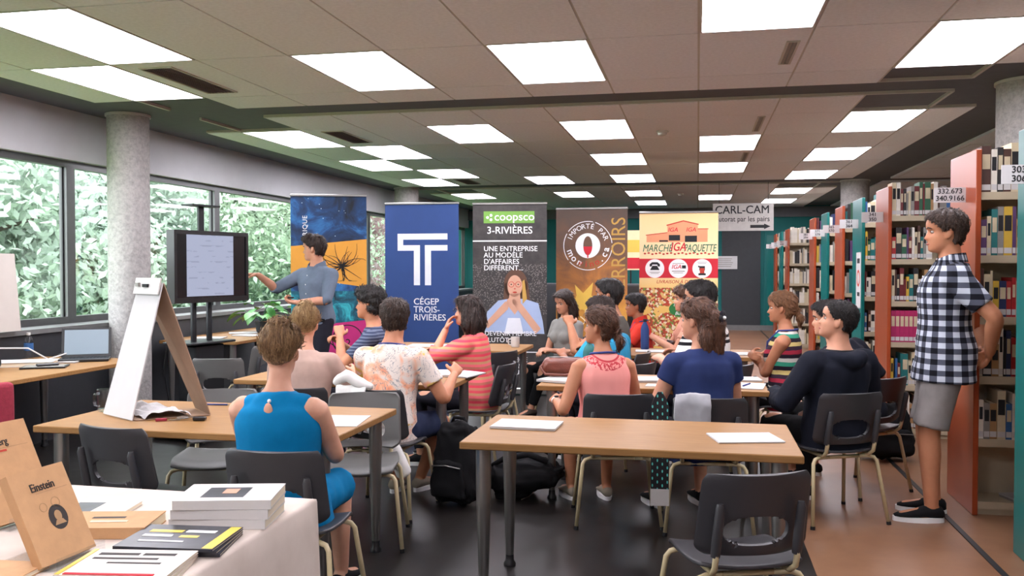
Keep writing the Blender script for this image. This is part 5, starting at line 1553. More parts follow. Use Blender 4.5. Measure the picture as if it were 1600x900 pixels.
PPL['pink'] = person('woman in a sleeveless pink top with embroidered neckline and low ponytail', -0.52, 5.14, 22, s=zs(1.225), fem=True, wide=1.04, lean=8, hyaw=48, hpitch=-2, twist=4,
       wl=(-0.25, 0.22, 0.66), wr=(0.20, 0.32, 0.77), pl=(-0.25, -1, -0.6), pr=(0.3, -0.5, -1), hair=('pony', 'brown'), skin='tan', top=dict(kind='tank', m='f_pink', sleeve=0, low=-0.12, loose=0.016, hem=0.02),
       bottom=dict(kind='shorts', m='f_pink', to=0.6, infl=0.02), al=(-0.10, 0.44, 0.085), ar=(0.12, 0.40, 0.085), shoe='f_shoe_grey')
lanyard(PPL['pink'], 'blue_strap'); watch(PPL['pink'], PPL['pink']['WL'], PPL['pink']['EL'])
seat_for(-0.46, 5.12, 10, 'charcoal chair under the woman in pink')
PPL['red'] = person('dark-haired man in a red polo shirt near the cream banner', -0.49, 8.5, 92, s=zs(1.21), lean=8, hyaw=8, hpitch=2,
       wl=(-0.14, 0.34, 0.79), wr=(0.14, 0.36, 0.79), hair=('short', 'black'), skin='brown', top=dict(kind='polo', m='f_red', sleeve=0.65))
lanyard(PPL['red'], 'blue_strap')
seat_for(-0.49, 8.5, 92, 'charcoal chair under the man in red')
PPL['polo'] = person('man with glasses in a white polo shirt with black sleeve stripes', 0.13, 6.68, 66, s=zs(1.365), wide=1.1, lean=10, hyaw=14, hpitch=-1,
       wl=(-0.24, 0.32, 0.78), wr=(0.22, 0.36, 0.78), pl=(-0.8, -0.4, -0.5), hair=('short', 'black'), skin='light', top=dict(kind='polo', m='f_polo', sleeve=0.7, loose=0.02), al=(-0.14, 0.3, 0.085), ar=(0.14, 0.3, 0.085))
glasses(PPL['polo'])
seat_for(0.13, 6.68, 66, 'charcoal chair under the man in white polo')
PPL['behind'] = person('curly-haired person in peach half hidden behind the man in white', -0.06, 8.55, 95, s=zs(1.27), lean=4, hyaw=4, hair=('curly', 'brown'), skin='light', top=dict(m='f_peach'), wl=(-0.14, 0.34, 0.79), wr=(0.14, 0.36, 0.79))
seat_for(-0.06, 8.55, 95, 'charcoal chair under the half hidden person in peach')
PPL['navy'] = person('woman in a navy top with a flower clip in long brown hair', 0.05, 5.10, 22, s=zs(1.28), fem=True, wide=1.12, lean=9, hyaw=42, hpitch=2,
       wl=(-0.13, 0.25, 0.79), wr=(0.18, 0.32, 0.78), pl=(-0.6, -0.4, -0.8), pr=(0.3, -0.5, -1), hl=((0.9, 0.3, -0.1), (0.1, -0.2, -1)), hair=('clip', 'brown'), skin='light', top=dict(kind='blouse', m='f_navy', sleeve=0.38, low=-0.14, loose=0.018),
       bottom=dict(kind='shorts', m='f_dark', to=1.0, infl=0.02))
seat_for(0.05, 5.08, 5, 'charcoal chair with a pale jacket, under the woman in navy')
PPL['stripe'] = person('woman in a multicoloured striped tank top with folded arms', 0.66, 6.95, 76, s=zs(1.27), fem=True, wide=1.08, lean=2, hyaw=6, hpitch=2,
       wl=(0.10, 0.215, 0.77), wr=(-0.10, 0.25, 0.80), pl=(-0.9, -0.25, -0.7), pr=(0.9, -0.25, -0.7), hl=((0.8, -0.5, 0.0), (0, -1, -0.2)), hr=((-0.8, -0.45, 0.0), (0, -1, -0.2)), hair=('pony', 'auburn'), skin='tan', top=dict(kind='tank', m='f_multi', sleeve=0, low=-0.12, loose=0.014), bottom=dict(m='f_black'))
lanyard(PPL['stripe'], 'blue_strap')
seat_for(0.66, 6.95, 76, 'charcoal chair under the woman in the striped tank')
PPL['hoodie'] = person('man in a black hooded jacket gazing up to the left', 0.79, 5.42, 34, s=zs(1.262), wide=1.12, lean=-2, hyaw=44, hpitch=-12,
       wl=(-0.22, 0.28, 0.70), wr=(0.24, 0.28, 0.66), hair=('buzz', 'black'), skin='light', top=dict(kind='hoodie', m='f_hoodie', sleeve=1.9, loose=0.026, low=-0.1, amp=0.008), bottom=dict(m='f_black'))
lanyard(PPL['hoodie'], 'ink')
seat_for(0.76, 5.42, 24, 'charcoal chair under the man in the black hooded jacket')
PPL['bhood'] = person('person in dark clothes hidden behind the man in the hooded jacket', 1.04, 6.14, 52, s=zs(1.26), wide=1.1, lean=16, side=-8, hyaw=30, hpitch=4, hair=('short', 'black'), skin='light', top=dict(m='f_hoodie', sleeve=0.9, loose=0.024), bottom=dict(m='f_black'))
seat_for(1.04, 6.14, 40, 'charcoal chair of the person behind the hooded man')
# the two standing men
PPL['stand'] = person('standing man in a black and white checked shirt and grey shorts', 1.40, 5.52, 84, sit=False, s=1.035, wide=1.06, lean=-2, hyaw=2, hpitch=2,
       wl=(-0.10, -0.22, 0.98), wr=(0.06, -0.20, 0.98), pl=(-0.9, -0.7, 0), pr=(0.9, -0.7, 0), hl=((0.9, 0.0, -0.3), (0, 1, 0)), hr=((-0.9, 0, -0.3), (0, 1, 0)), hair=('short', 'short_brown'), skin='tan',
       top=dict(kind='shirt', m='f_plaid', sleeve=0.72, low=-0.175, loose=0.022, hem=0.019, amp=0.006), bottom=dict(kind='shorts', m='f_shorts', to=0.94, infl=0.038), shoe='f_black', al=(-0.10, 0.07, 0.085), ar=(0.10, 0.03, 0.085))
pr_ = PPL['presenter'] = person('presenter in a grey-blue rolled-sleeve shirt pointing at the screen', -3.60, 7.95, 160, sit=False, s=1.02, lean=0, hyaw=-64, hpitch=3,
       wl=(-0.06, 0.29, 1.13), wr=(0.34, 0.42, 1.39), pl=(-1, -0.2, -0.5), pr=(0.3, -0.6, -1), hl=((0.85, 0.3, 0.1), (0.1, 0.3, 0.9)), hr=((0.7, 0.65, 0.02), (0.1, 0.2, -1)), curl=(0.55, 0.18), hair=('quiff', 'dark'), skin='light',
       top=dict(kind='shirt', m='f_chambray', sleeve=1.12, low=-0.06, loose=0.016), bottom=dict(m='f_dark', infl=0.016))
# belt of the presenter
b = MB()
rr = [ell(pr_['T'](0, -0.004, z), V((1, 0, 0)), V((0, 1, 0)), 0.182, 0.142, 28, 2.3) for z in (-0.035, -0.001)]
bl = b.rings(rr, cap=False).build('belt', 'f_black', pr_['root'], True)
MB().box(pr_['T'](0, 0.136, -0.018), (0.045, 0.008, 0.03)).build('belt_buckle', 'chrome', bl)
# small details on the women
tb = PPL['teal']['T']
MB().ellipsoid(tb(0, -0.112, 0.448), (0.008,) * 3, None, 10, 8).build('pearl_button', 'white_ink', PPL['teal']['top'], True)
MB().ellipsoid(tb(0, -0.120, 0.40), (0.020, 0.007, 0.038), None, 16, 10).build('keyhole_opening', 'skin_fair', PPL['teal']['top'], True)
nv = PPL['navy']
cl = empty('hair_clip', (0, 0, 0)); cl.parent = nv['root']
for q in range(6):
    a = q * PI / 3
    MB().ellipsoid(nv['H'](0.026 * math.cos(a), -0.165, 0.012 + 0.026 * math.sin(a)), (0.02, 0.009, 0.02), nv['Mh'], 10, 6).build('petal', 'ink' if q % 2 else 'f_dark', cl, True)
MB().ellipsoid(nv['H'](0, -0.175, 0.012), (0.011,) * 3, None, 10, 6).build('flower_centre', 'white_ink', cl, True)

# ================================================================== SCREEN ON ITS STAND
ZTB = 0.726
tv = thing('screen_stand', 'black flat screen on a tall twin-pole floor stand near windows', 'television', (-4.10, 6.93, 0), math.atan2(0.76, 0.19))
# local x runs along the screen, front towards -y
k = NT('screen_panel', 0.25)
x_, y__, z__ = k.xyz(k.obj())
k.color(srgb(12, 12, 14))
page = k.math('MULTIPLY', k.math('LESS_THAN', k.math('ABSOLUTE', k.math('SUBTRACT', x_, -0.02)), 0.27), k.math('GREATER_THAN', z__, 1.215))
line = k.math('MULTIPLY', k.math('LESS_THAN', k.math('FRACT', k.math('MULTIPLY', z__, 22.0)), 0.28), k.math('GREATER_THAN', k.noise(k.scale(k.obj(), (7, 1, 22)), 1.0, 2), 0.55))
pc = k.mix(k.math('MULTIPLY', line, 0.35), srgb(150, 156, 178), srgb(96, 100, 120))
k.put(k.b.inputs['Emission Color'], k.mix(page, srgb(8, 8, 10), pc))
k.b.inputs['Emission Strength'].default_value = 0.8
MT['screen_panel'] = k.m
part('bezel', 'black_plastic', tv, lambda b: (b.b2(-0.43, 0.43, 0.0, 0.075, 1.16, 1.77), b.b2(-0.43, -0.40, -0.012, 0.0, 1.16, 1.77), b.b2(0.40, 0.43, -0.012, 0.0, 1.16, 1.77), b.b2(-0.40, 0.40, -0.012, 0.0, 1.16, 1.205), b.b2(-0.40, 0.40, -0.012, 0.0, 1.735, 1.77)))
part('display', 'screen_panel', tv, lambda b: b.b2(-0.40, 0.40, -0.003, 0.0, 1.205, 1.735))
for sx in (-0.09, 0.09):
    part('pole', 'dark_metal', tv, lambda b: b.cyl((sx, 0.13, 0.06), (sx, 0.13, 1.74), 0.025), True)
part('camera_mast', 'dark_metal', tv, lambda b: (b.b2(-0.03, 0.03, 0.12, 0.14, 1.7, 1.985), b.b2(-0.16, 0.16, 0.06, 0.19, 1.985, 2.0)))
part('mount_plate', 'dark_metal', tv, lambda b: b.b2(-0.2, 0.2, 0.076, 0.11, 1.3, 1.65))
part('shelf', 'dark_metal', tv, lambda b: b.b2(-0.26, 0.26, -0.02, 0.32, 0.80, 0.82), bevel=0.006)
part('cabinet', 'dark_metal', tv, lambda b: b.b2(-0.17, 0.17, 0.03, 0.23, 0.1, 0.79), bevel=0.01)
part('base_plate', 'dark_metal', tv, lambda b: b.b2(-0.36, 0.36, -0.18, 0.42, 0.03, 0.09), bevel=0.02)
for sx in (-0.3, 0.3):
    for sy in (-0.12, 0.36):
        part('caster', 'black_plastic', tv, lambda b: b.cyl((sx - 0.012, sy, 0.024), (sx + 0.012, sy, 0.024), 0.024), True)
cb = MB().tube([(-0.36, 0.1, 1.3), (-0.42, 0.12, 1.1), (-0.36, 0.14, 0.9), (-0.40, 0.15, 0.6), (-0.3, 0.2, 0.3), (-0.15, 0.16, 0.12)], 0.006, 6).build('power_cable', 'black_plastic', tv, True)

# ================================================================== FLIP CHART TENT ON THE LEFT TABLE
fc = thing('flip_chart', 'white folded flip chart standing like a tent on the left table', 'flip chart', (-2.66, 3.86, ZTB))
MT['card'] = mat('brown_card', (150, 122, 100), 0.85, var=0.08)
def slab4(b, p, th):
    p = [V(q) for q in p]
    n = (p[1] - p[0]).cross(p[3] - p[0]).normalized() * th
    b.add(p + [q + n for q in p], [(3, 2, 1, 0), (4, 5, 6, 7), (0, 1, 5, 4), (1, 2, 6, 5), (2, 3, 7, 6), (3, 0, 4, 7)])
A0, B0 = V((-0.235, 0.02, 0.004)), V((0.03, -0.13, 0.004))          # foot of the sheet
RA, RB = V((-0.125, 0.16, 0.655)), V((0.075, 0.06, 0.655))          # ridge
CA, CB = V((0.12, 0.26, 0.004)), V((0.30, 0.10, 0.004))           # foot of the back board
part('paper_pad', 'paper', fc, lambda b: slab4(b, (A0, B0, RB, RA), 0.006))
part('back_board', 'card', fc, lambda b: slab4(b, (RA, RB, CB, CA), 0.004))
part('base_board', 'card', fc, lambda b: slab4(b, (B0 + V((0.01, 0.01, -0.003)), CB + V((0, 0, -0.003)), CA + V((-0.01, 0, -0.003)), A0 + V((0.01, 0.01, -0.003))), 0.003))
bs = part('binding_strip', 'white_paint', fc, lambda b: slab4(b, (RA.lerp(A0, 0.085) - V((0.008, 0.012, 0)), RB.lerp(B0, 0.085) - V((0.004, 0.014, 0)), RB + V((0.0, -0.012, 0.025)), RA + V((-0.006, -0.012, 0.025))), 0.007))
mid = (RA + RB) / 2
part('handle_slot', 'ink', bs, lambda b: b.box(mid + V((-0.014, -0.03, -0.012)), (0.045, 0.012, 0.016), (0, 0, -0.46)))
part('barcode', 'book grey', bs, lambda b: b.box(mid + V((-0.08, 0.002, -0.008)), (0.03, 0.012, 0.02), (0, 0, -0.46)))
# crumpled sheet in the tent
k_ = 14; vs, fs = [], []
for i in range(k_ + 1):
    for j in range(k_ + 1):
        u, w_ = i / k_, j / k_
        p = A0.lerp(B0, u).lerp(CA.lerp(CB, u), 0.15 + 0.6 * w_)
        vs.append((p.x, p.y, 0.006 + 0.05 * abs(noise.noise(V((u * 3, w_ * 3, 4)))) + 0.03 * math.sin(PI * w_)))
for i in range(k_):
    for j in range(k_):
        a = i * (k_ + 1) + j; fs.append((a, a + k_ + 1, a + k_ + 2, a + 1))
cs = MB().add(vs, fs).build('crumpled_sheet', 'paper', None)
cs.location = (-2.66, 3.86, ZTB)
tag(cs, 'crumpled white paper lying inside the folded flip chart', 'paper')

# ================================================================== SMALL THINGS
def sheet(x, y, rz, w, d, label, z=ZTB, n=1, m='paper', group='papers on the tables'):
    t = thing('paper_pile' if n > 1 else 'paper_sheet', label, 'paper', (x, y, z), math.radians(rz), group)
    rq = random.Random(int(abs(x * 977 + y * 131)))
    for q in range(n):
        a = rq.uniform(-0.03, 0.03) if q else 0
        part('sheet', m, t, lambda b: b.box((rq.uniform(-.003, .003) if q else 0, 0, 0.001 + 0.003 * q), (w, d, 0.002 if n > 1 else 0.0015), (0, 0, a)))
    return t
sheet(-0.77, 4.0, -2, 0.30, 0.21, 'neat pile of white paper on the left of the empty table', n=4)
sheet(0.20, 3.90, 14, 0.28, 0.21, 'white sheets lying askew on the right of the empty table', n=2)
sheet(-1.66, 3.95, 8, 0.21, 0.30, 'white sheet on the table end beside the woman in teal')
sheet(-2.45, 5.55, 5, 0.3, 0.21, 'white sheets in front of the woman in mauve', n=2)
sheet(-1.92, 5.85, -10, 0.3, 0.21, 'sheet of paper in front of the person in floral')
sheet(-2.45, 7.95, 4, 0.42, 0.30, 'large white sheet on the table before the blue banner')
sheet(-0.30, 5.78, 12, 0.30, 0.22, 'thick white paper pad between the women in pink and navy', n=5)
sheet(-0.16, 5.54, -4, 0.30, 0.12, 'loose white sheet at the table edge, below the paper pad')
sheet(0.30, 5.62, -8, 0.21, 0.28, 'white sheet with a pen at the right table end', n=2)
sheet(0.28, 5.93, 6, 0.24, 0.18, 'writing pad behind the sheet at the right table end', n=4)
sheet(-0.38, 7.80, 4, 0.30, 0.21, 'white sheets beside the tall blue bottle', n=2)
sheet(0.28, 7.70, 4, 0.30, 0.24, 'white sheets in front of the woman with folded arms', n=2)
for q, (x_, y_, a_) in enumerate(((-4.95, 8.3, 10), (-4.72, 8.7, -15), (-4.62, 9.2, 5), (-4.95, 9.0, 30))):
    sheet(x_, y_, a_, 0.3, 0.22, 'white papers strewn on the far window table, %s from the screen' % ORD[q], n=3)
sheet(-4.85, 5.98, 20, 0.32, 0.24, 'white papers beside the open laptop', n=4)
pen = thing('pen', 'blue pen lying across the sheet at the right table end', 'pen', (0.30, 5.62, ZTB + 0.011), 1.2)
part('barrel', 'blue_strap', pen, lambda b: b.cyl((-0.07, 0, 0), (0.06, 0, 0), 0.0045, n=8), True)
part('tip', 'chrome', pen, lambda b: b.cyl((0.06, 0, 0), (0.072, 0, 0), 0.004, 0.001, 8), True)
pen2 = copy_tree(pen); pen2.location = (-2.50, 4.26, ZTB + 0.0045); pen2.rotation_euler = (0, 0, 0.1); pen2['label'] = 'pen lying beside the flip chart on the left table'
def notebook(x, y, rz, label, m='paper', openb=True):
    t = thing('notebook', label, 'notebook', (x, y, ZTB), math.radians(rz), 'notebooks on the tables')
    part('cover', 'ink', t, lambda b: b.b2(-0.21 if openb else -0.11, 0.21 if openb else 0.11, -0.145, 0.145, 0, 0.002))
    if openb:
        for s in (-1, 1):
            part('page_block', m, t, lambda b: b.rings([[V((s * xx, -0.142, 0.002)), V((s * xx, 0.142, 0.002)), V((s * xx, 0.142, zz)), V((s * xx, -0.142, zz))] for xx, zz in ((0.003, 0.006), (0.04, 0.016), (0.12, 0.013), (0.205, 0.009))]))
    else:
        part('page_block', m, t, lambda b: b.b2(-0.107, 0.107, -0.142, 0.142, 0.002, 0.016))
notebook(-1.66, 5.82, -12, 'open notebook at the table corner near the woman in coral')
notebook(-0.84, 5.62, 70, 'spiral notebook under the brown handbag', openb=False)
ph = thing('phone', 'dark phone lying near the open notebook at the table corner', 'phone', (-1.70, 5.50, ZTB), 0.3)
part('phone_body', 'black_plastic', ph, lambda b: b.b2(-0.036, 0.036, -0.07, 0.07, 0, 0.008), bevel=0.003)
part('phone_screen', 'ink', ph, lambda b: b.b2(-0.032, 0.032, -0.06, 0.06, 0.008, 0.0085))
def mug(x, y, label, m, h=0.095, r=0.04, handle=True, lid=None):
    t = thing('mug', label, 'mug', (x, y, ZTB), 0, 'cups on the tables')
    part('cup_body', m, t, lambda b: b.lathe([(r * 0.85, 0), (r, 0.01), (r, h), (r - 0.004, h), (r - 0.005, 0.012), (0.002, 0.01)], 24), 'auto')
    if handle: part('handle', m, t, lambda b: b.tube([(-r + 0.003, 0, h * 0.8), (-r - 0.022, 0, h * 0.75), (-r - 0.028, 0, h * 0.5), (-r - 0.02, 0, h * 0.25), (-r + 0.003, 0, h * 0.2)], 0.006, 8), True)
    if lid: part('lid', lid, t, lambda b: b.lathe([(r + 0.003, h - 0.01), (r + 0.003, h + 0.006), (r - 0.008, h + 0.012), (0.003, h + 0.012)], 24), 'auto')
    return t
mug(-1.64, 7.95, 'white mug on the corner of the back left table', 'white_paint')
mug(-2.96, 3.98, 'clear glass mug behind the flip chart on the left table', 'clear', 0.11, 0.042)
mug(-0.84, 5.92, 'white paper cup with a purple lid behind the brown handbag', 'paper', 0.10, 0.042, False, 'book purple')
mug(-0.14, 5.68, 'tall brushed steel tumbler with dark red lid', 'chrome', 0.17, 0.037, False, 'book maroon')
def bottle(x, y, label, mbody, mcap, h=0.21, r=0.034, z=ZTB, band=None):
    t = thing('bottle', label, 'bottle', (x, y, z), 0, 'bottles')
    part('bottle_body', mbody, t, lambda b: b.lathe([(r * 0.9, 0), (r, 0.01), (r, h * 0.66), (r * 0.8, h * 0.78), (r * 0.4, h * 0.88), (r * 0.38, h * 0.92)], 20), 'auto')
    part('cap', mcap, t, lambda b: b.lathe([(r * 0.46, h * 0.91), (r * 0.46, h), (0.003, h)], 16), 'auto')
    if band: part('paper_label', band, t, lambda b: b.lathe([(r + 0.0008, h * 0.36), (r + 0.0008, h * 0.62)], 20, cap=False), True)
bottle(-5.16, 6.02, 'clear water bottle with blue label beside the laptop', 'clear', 'white_paint', 0.22, 0.033, band='book blue')
bottle(-5.20, 5.62, 'clear water bottle at the left edge of the picture', 'clear', 'white_paint', 0.22, 0.033, band='book blue')
bottle(-0.46, 7.98, 'tall blue drinking bottle on the back right table', 'print_blue', 'ink', 0.27, 0.037)
bottle(-0.72, 6.00, 'turquoise drinking bottle behind the woman in pink', 'book teal', 'book teal', 0.24, 0.045)
# laptop on the window table
lt = thing('laptop', 'open black laptop on the near window table', 'laptop', (-4.72, 6.10, ZTB), math.radians(32))
part('keyboard_deck', 'black_plastic', lt, lambda b: b.b2(-0.18, 0.18, -0.12, 0.12, 0.0, 0.022), bevel=0.004)
def lid_(b, x0, x1, z0, z1, y0, y1):
    R_ = Euler((-0.28, 0, 0)).to_matrix()
    vs = [V((0, 0.115, 0.02)) + R_ @ V((x, y, z)) for z in (z0, z1) for y in (y0, y1) for x in (x0, x1)]
    b.add(vs, [(0, 2, 3, 1), (4, 5, 7, 6), (0, 1, 5, 4), (2, 6, 7, 3), (0, 4, 6, 2), (1, 3, 7, 5)])
ld = part('lid', 'black_plastic', lt, lambda b: lid_(b, -0.18, 0.18, 0.0, 0.235, 0.0, 0.012))
part('laptop_screen', emit_mat('laptop_screen', (120, 134, 144), 0.28), ld, lambda b: lid_(b, -0.16, 0.16, 0.02, 0.22, -0.0015, 0.0))
part('keys', 'dark_metal', lt, lambda b: [b.b2(-0.16 + 0.0245 * i, -0.14 + 0.0245 * i, -0.02 + 0.026 * j, 0.0 + 0.026 * j, 0.022, 0.0245) for i in range(13) for j in range(4)])['kind'] = 'stuff'
fo = thing('folder', 'white ring folder lying in front of the laptop', 'folder', (-4.92, 5.72, ZTB), 0.5)
part('cover', 'paper', fo, lambda b: (b.b2(-0.2, 0.2, -0.13, 0.13, 0, 0.003), b.b2(-0.2, 0.2, -0.13, 0.13, 0.03, 0.033), b.b2(-0.2, -0.197, -0.13, 0.13, 0.003, 0.03)))
part('page_block', 'pages', fo, lambda b: b.b2(-0.19, 0.19, -0.125, 0.125, 0.003, 0.029))
fo2 = thing('tablet', 'dark flat tablet at the front of the near window table', 'tablet', (-4.68, 5.62, ZTB), 0.5)
part('case', 'black_plastic', fo2, lambda b: b.b2(-0.15, 0.15, -0.1, 0.1, 0, 0.012), bevel=0.003)
part('glass_face', 'book grey', fo2, lambda b: b.b2(-0.135, 0.135, -0.088, 0.088, 0.012, 0.0125))
rm_ = thing('remote_control', 'small black remote control resting on the dark tablet', 'remote', (-4.66, 5.62, ZTB + 0.0126), 0.9)
part('remote_body', 'black_plastic', rm_, lambda b: b.b2(-0.075, 0.075, -0.022, 0.022, 0, 0.018), bevel=0.006)
part('button_pad', 'sill', rm_, lambda b: [b.b2(-0.05 + 0.03 * q, -0.035 + 0.03 * q, -0.012, 0.012, 0.018, 0.0195) for q in range(4)])['kind'] = 'stuff'
tag(MB().tube([(-5.3, 5.3, 0.735), (-5.15, 5.6, 0.86), (-5.02, 5.85, 0.84), (-4.97, 6.0, 0.742), (-4.9, 6.15, 0.78), (-4.84, 6.2, 0.745)], 0.006, 8).build('white_cable', 'white_paint', None, True), 'white cable looping over the near window table', 'cable')
tag(MB().tube([(-4.98, 6.22, 0.735), (-5.05, 6.3, 0.75), (-5.12, 6.25, 0.735), (-5.02, 6.2, 0.76), (-4.95, 6.3, 0.735), (-5.1, 6.36, 0.74)], 0.007, 8).build('black_cable', 'black_plastic', None, True), 'tangled black cable behind the laptop', 'cable')
pch = link('pouch', bake(MB().box((0, 0, 0.05), (0.34, 0.2, 0.1)).mesh('c', None), [('BEVEL', dict(width=0.04, segments=3)), ('SUBSURF', dict(levels=1))], 'pouch', 'f_black'))
pch.location = (-5.0, 5.30, ZTB + 0.001); pch.rotation_euler = (0, 0, 0.6); tag(pch, 'black soft pouch on the window table at left edge', 'pouch')
wbd = thing('whiteboard', 'plain white board leaning on the sill at the left edge', 'board', (-5.36, 5.72, 0.952), math.radians(-8))
part('panel', 'white_paint', wbd, lambda b: b.box((0, 0, 0.31), (0.02, 0.7, 0.61), (0, -0.1, 0)))
part('panel_edge', 'grid', wbd, lambda b: b.box((0.012, 0, 0.31), (0.004, 0.71, 0.615), (0, -0.1, 0)))
nt_ = thing('notice_card', 'white no-smoking notice on the window behind the flip chart', 'notice', (-5.50, 8.05, 0.951))
part('card', 'paper', nt_, lambda b: b.b2(-0.002, 0.002, -0.13, 0.13, 0, 0.36))
part('red_ring', 'print_red', nt_, lambda b: b.rings([[V((q_, r_ * math.cos(a), 0.15 + r_ * math.sin(a))) for a in [2 * PI * i / 20 for i in range(20)]] for q_, r_ in ((0.0021, 0.05), (0.004, 0.05), (0.004, 0.068), (0.0021, 0.068))], cap=False))
# eyeglasses and keys on the left table
kg = thing('key_bunch', 'bunch of keys with red and black tags on the left table', 'keys', (-2.42, 3.80, ZTB), 0.2)
for q in range(3):
    part('key', 'chrome', kg, lambda b: b.box((0.03 * q - 0.03, 0.01 * q, 0.004 + 0.003 * q), (0.055, 0.012, 0.003), (0, 0, q * 0.5)))
part('red_tag', 'red_fabric', kg, lambda b: b.box((-0.09, -0.01, 0.006), (0.05, 0.025, 0.01), (0, 0, 0.3)))
part('black_fob', 'black_plastic', kg, lambda b: b.box((0.09, 0.0, 0.01), (0.06, 0.03, 0.018)), bevel=0.004)
part('key_ring', 'chrome', kg, lambda b: b.tube([(0.025 * math.cos(a), 0.02 + 0.025 * math.sin(a), 0.012) for a in [2 * PI * i / 14 for i in range(15)]], 0.002, 6), True)
# handbag on the pink woman's table
def soft(name, c, size, m, parent, rot=None, bev=0.4, seed=1, amp=0.012, taper=0.0):
    me = bake(MB().box((0, 0, 0), size).mesh('c', None), [('BEVEL', dict(width=min(size) * bev, segments=4)), ('SUBSURF', dict(levels=3, subdivision_type='SIMPLE')), ('SMOOTH', dict(iterations=14, factor=0.5))], name, m)
    for vv in me.vertices:
        k_ = 1 - taper * max(0.0, vv.co.z / size[2] + 0.1)
        vv.co.x *= k_; vv.co.y *= k_ * (1 - 0.5 * taper * max(0.0, vv.co.z / size[2]))
    fold(me, amp, 12, seed)
    me.transform(Matrix.Translation(V(c)) @ (Euler(rot).to_matrix().to_4x4() if rot else Matrix.Identity(4)))
    return link(name, me, parent)
MT['brown_leather'] = mat('brown_leather', (112, 56, 40), 0.4, var=0.15, bump=0.2, bsc=120)
hb = thing('handbag', 'slouchy brown leather handbag on the table edge', 'handbag', (-0.86, 5.78, ZTB + 0.017), 0.2)
soft('bag_body', (0, 0, 0.06), (0.30, 0.14, 0.12), 'brown_leather', hb, None, 0.42, 5, 0.01)
part('strap', 'brown_leather', hb, lambda b: b.tube([(-0.12, 0, 0.1), (-0.16, -0.03, 0.06), (-0.13, -0.09, 0.02), (0, -0.1, 0.015), (0.08, -0.08, 0.03)], 0.009, 8), True)
part('zip', 'chrome', hb, lambda b: b.tube([(-0.1, 0.0, 0.122), (0.1, 0.0, 0.122)], 0.004, 6), True)
bd = thing('binder', 'dark open binder held beside the hooded man', 'binder', (0.62, 5.86, 0.62), 0.3)
part('cover', 'ink', bd, lambda b: (b.box((-0.1, 0, 0.03), (0.2, 0.28, 0.006), (0, -0.35, 0)), b.box((0.09, 0, 0.0), (0.2, 0.28, 0.006), (0, 0.1, 0))))
part('page_block', 'paper', bd, lambda b: b.box((0.08, 0, 0.012), (0.17, 0.25, 0.014), (0, 0.1, 0)))
# ------------------------------------------------------------------ bags on the floor
def backpack(x, y, rz, label, w=0.32, d=0.2, h=0.48, tilt=0.0):
    t = thing('backpack', label, 'backpack', (x, y, 0), math.radians(rz), 'bags on the floor')
    rot = (tilt, 0, 0)
    Rm = Euler(rot).to_matrix()
    c0 = V((0, 0, 0.012 + (abs(math.sin(tilt)) * d / 2 + abs(math.cos(tilt)) * h / 2)))
    soft('pack_body', c0, (w, d, h), 'f_black', t, rot, 0.42, int(abs(x) * 100) + 3, 0.022, 0.45)
    soft('front_pocket', c0 + Rm @ V((0, -d * 0.5, -h * 0.18)), (w * 0.78, d * 0.3, h * 0.45), 'f_black', t, rot, 0.42, int(abs(x) * 50) + 9, 0.014, 0.3)
    part('zip', 'chrome', t, lambda b: b.tube([c0 + Rm @ V((-w * 0.33, -d * 0.66, -h * 0.02)), c0 + Rm @ V((0, -d * 0.68, 0.0)), c0 + Rm @ V((w * 0.33, -d * 0.66, -h * 0.02))], 0.004, 6), True)
    part('carry_loop', 'f_black', t, lambda b: b.tube([c0 + Rm @ V((-0.05, 0.03, h * 0.46)), c0 + Rm @ V((-0.035, 0.03, h * 0.53)), c0 + Rm @ V((0.035, 0.03, h * 0.53)), c0 + Rm @ V((0.05, 0.03, h * 0.46))], 0.011, 8), True)
    for s in (-1, 1):
        part('shoulder_strap', 'f_black', t, lambda b: b.tube([c0 + Rm @ V((s * w * 0.25, d * 0.45, h * 0.4)), c0 + Rm @ V((s * w * 0.32, d * 0.75, h * 0.15)), c0 + Rm @ V((s * w * 0.34, d * 0.65, -h * 0.2)), c0 + Rm @ V((s * w * 0.34, d * 0.45, -h * 0.4))], [0.018, 0.022, 0.018, 0.012], 8), True)
    return t
backpack(-1.45, 5.24, -15, 'upright black backpack under the table beside the person in floral', 0.3, 0.2, 0.5)
backpack(-1.06, 5.50, 80, 'black backpack lying flat under the table, left of the woman in pink', 0.34, 0.2, 0.46, 1.45)
backpack(1.40, 7.15, 15, 'black backpack slumped on the floor behind the standing man', 0.42, 0.26, 0.42)
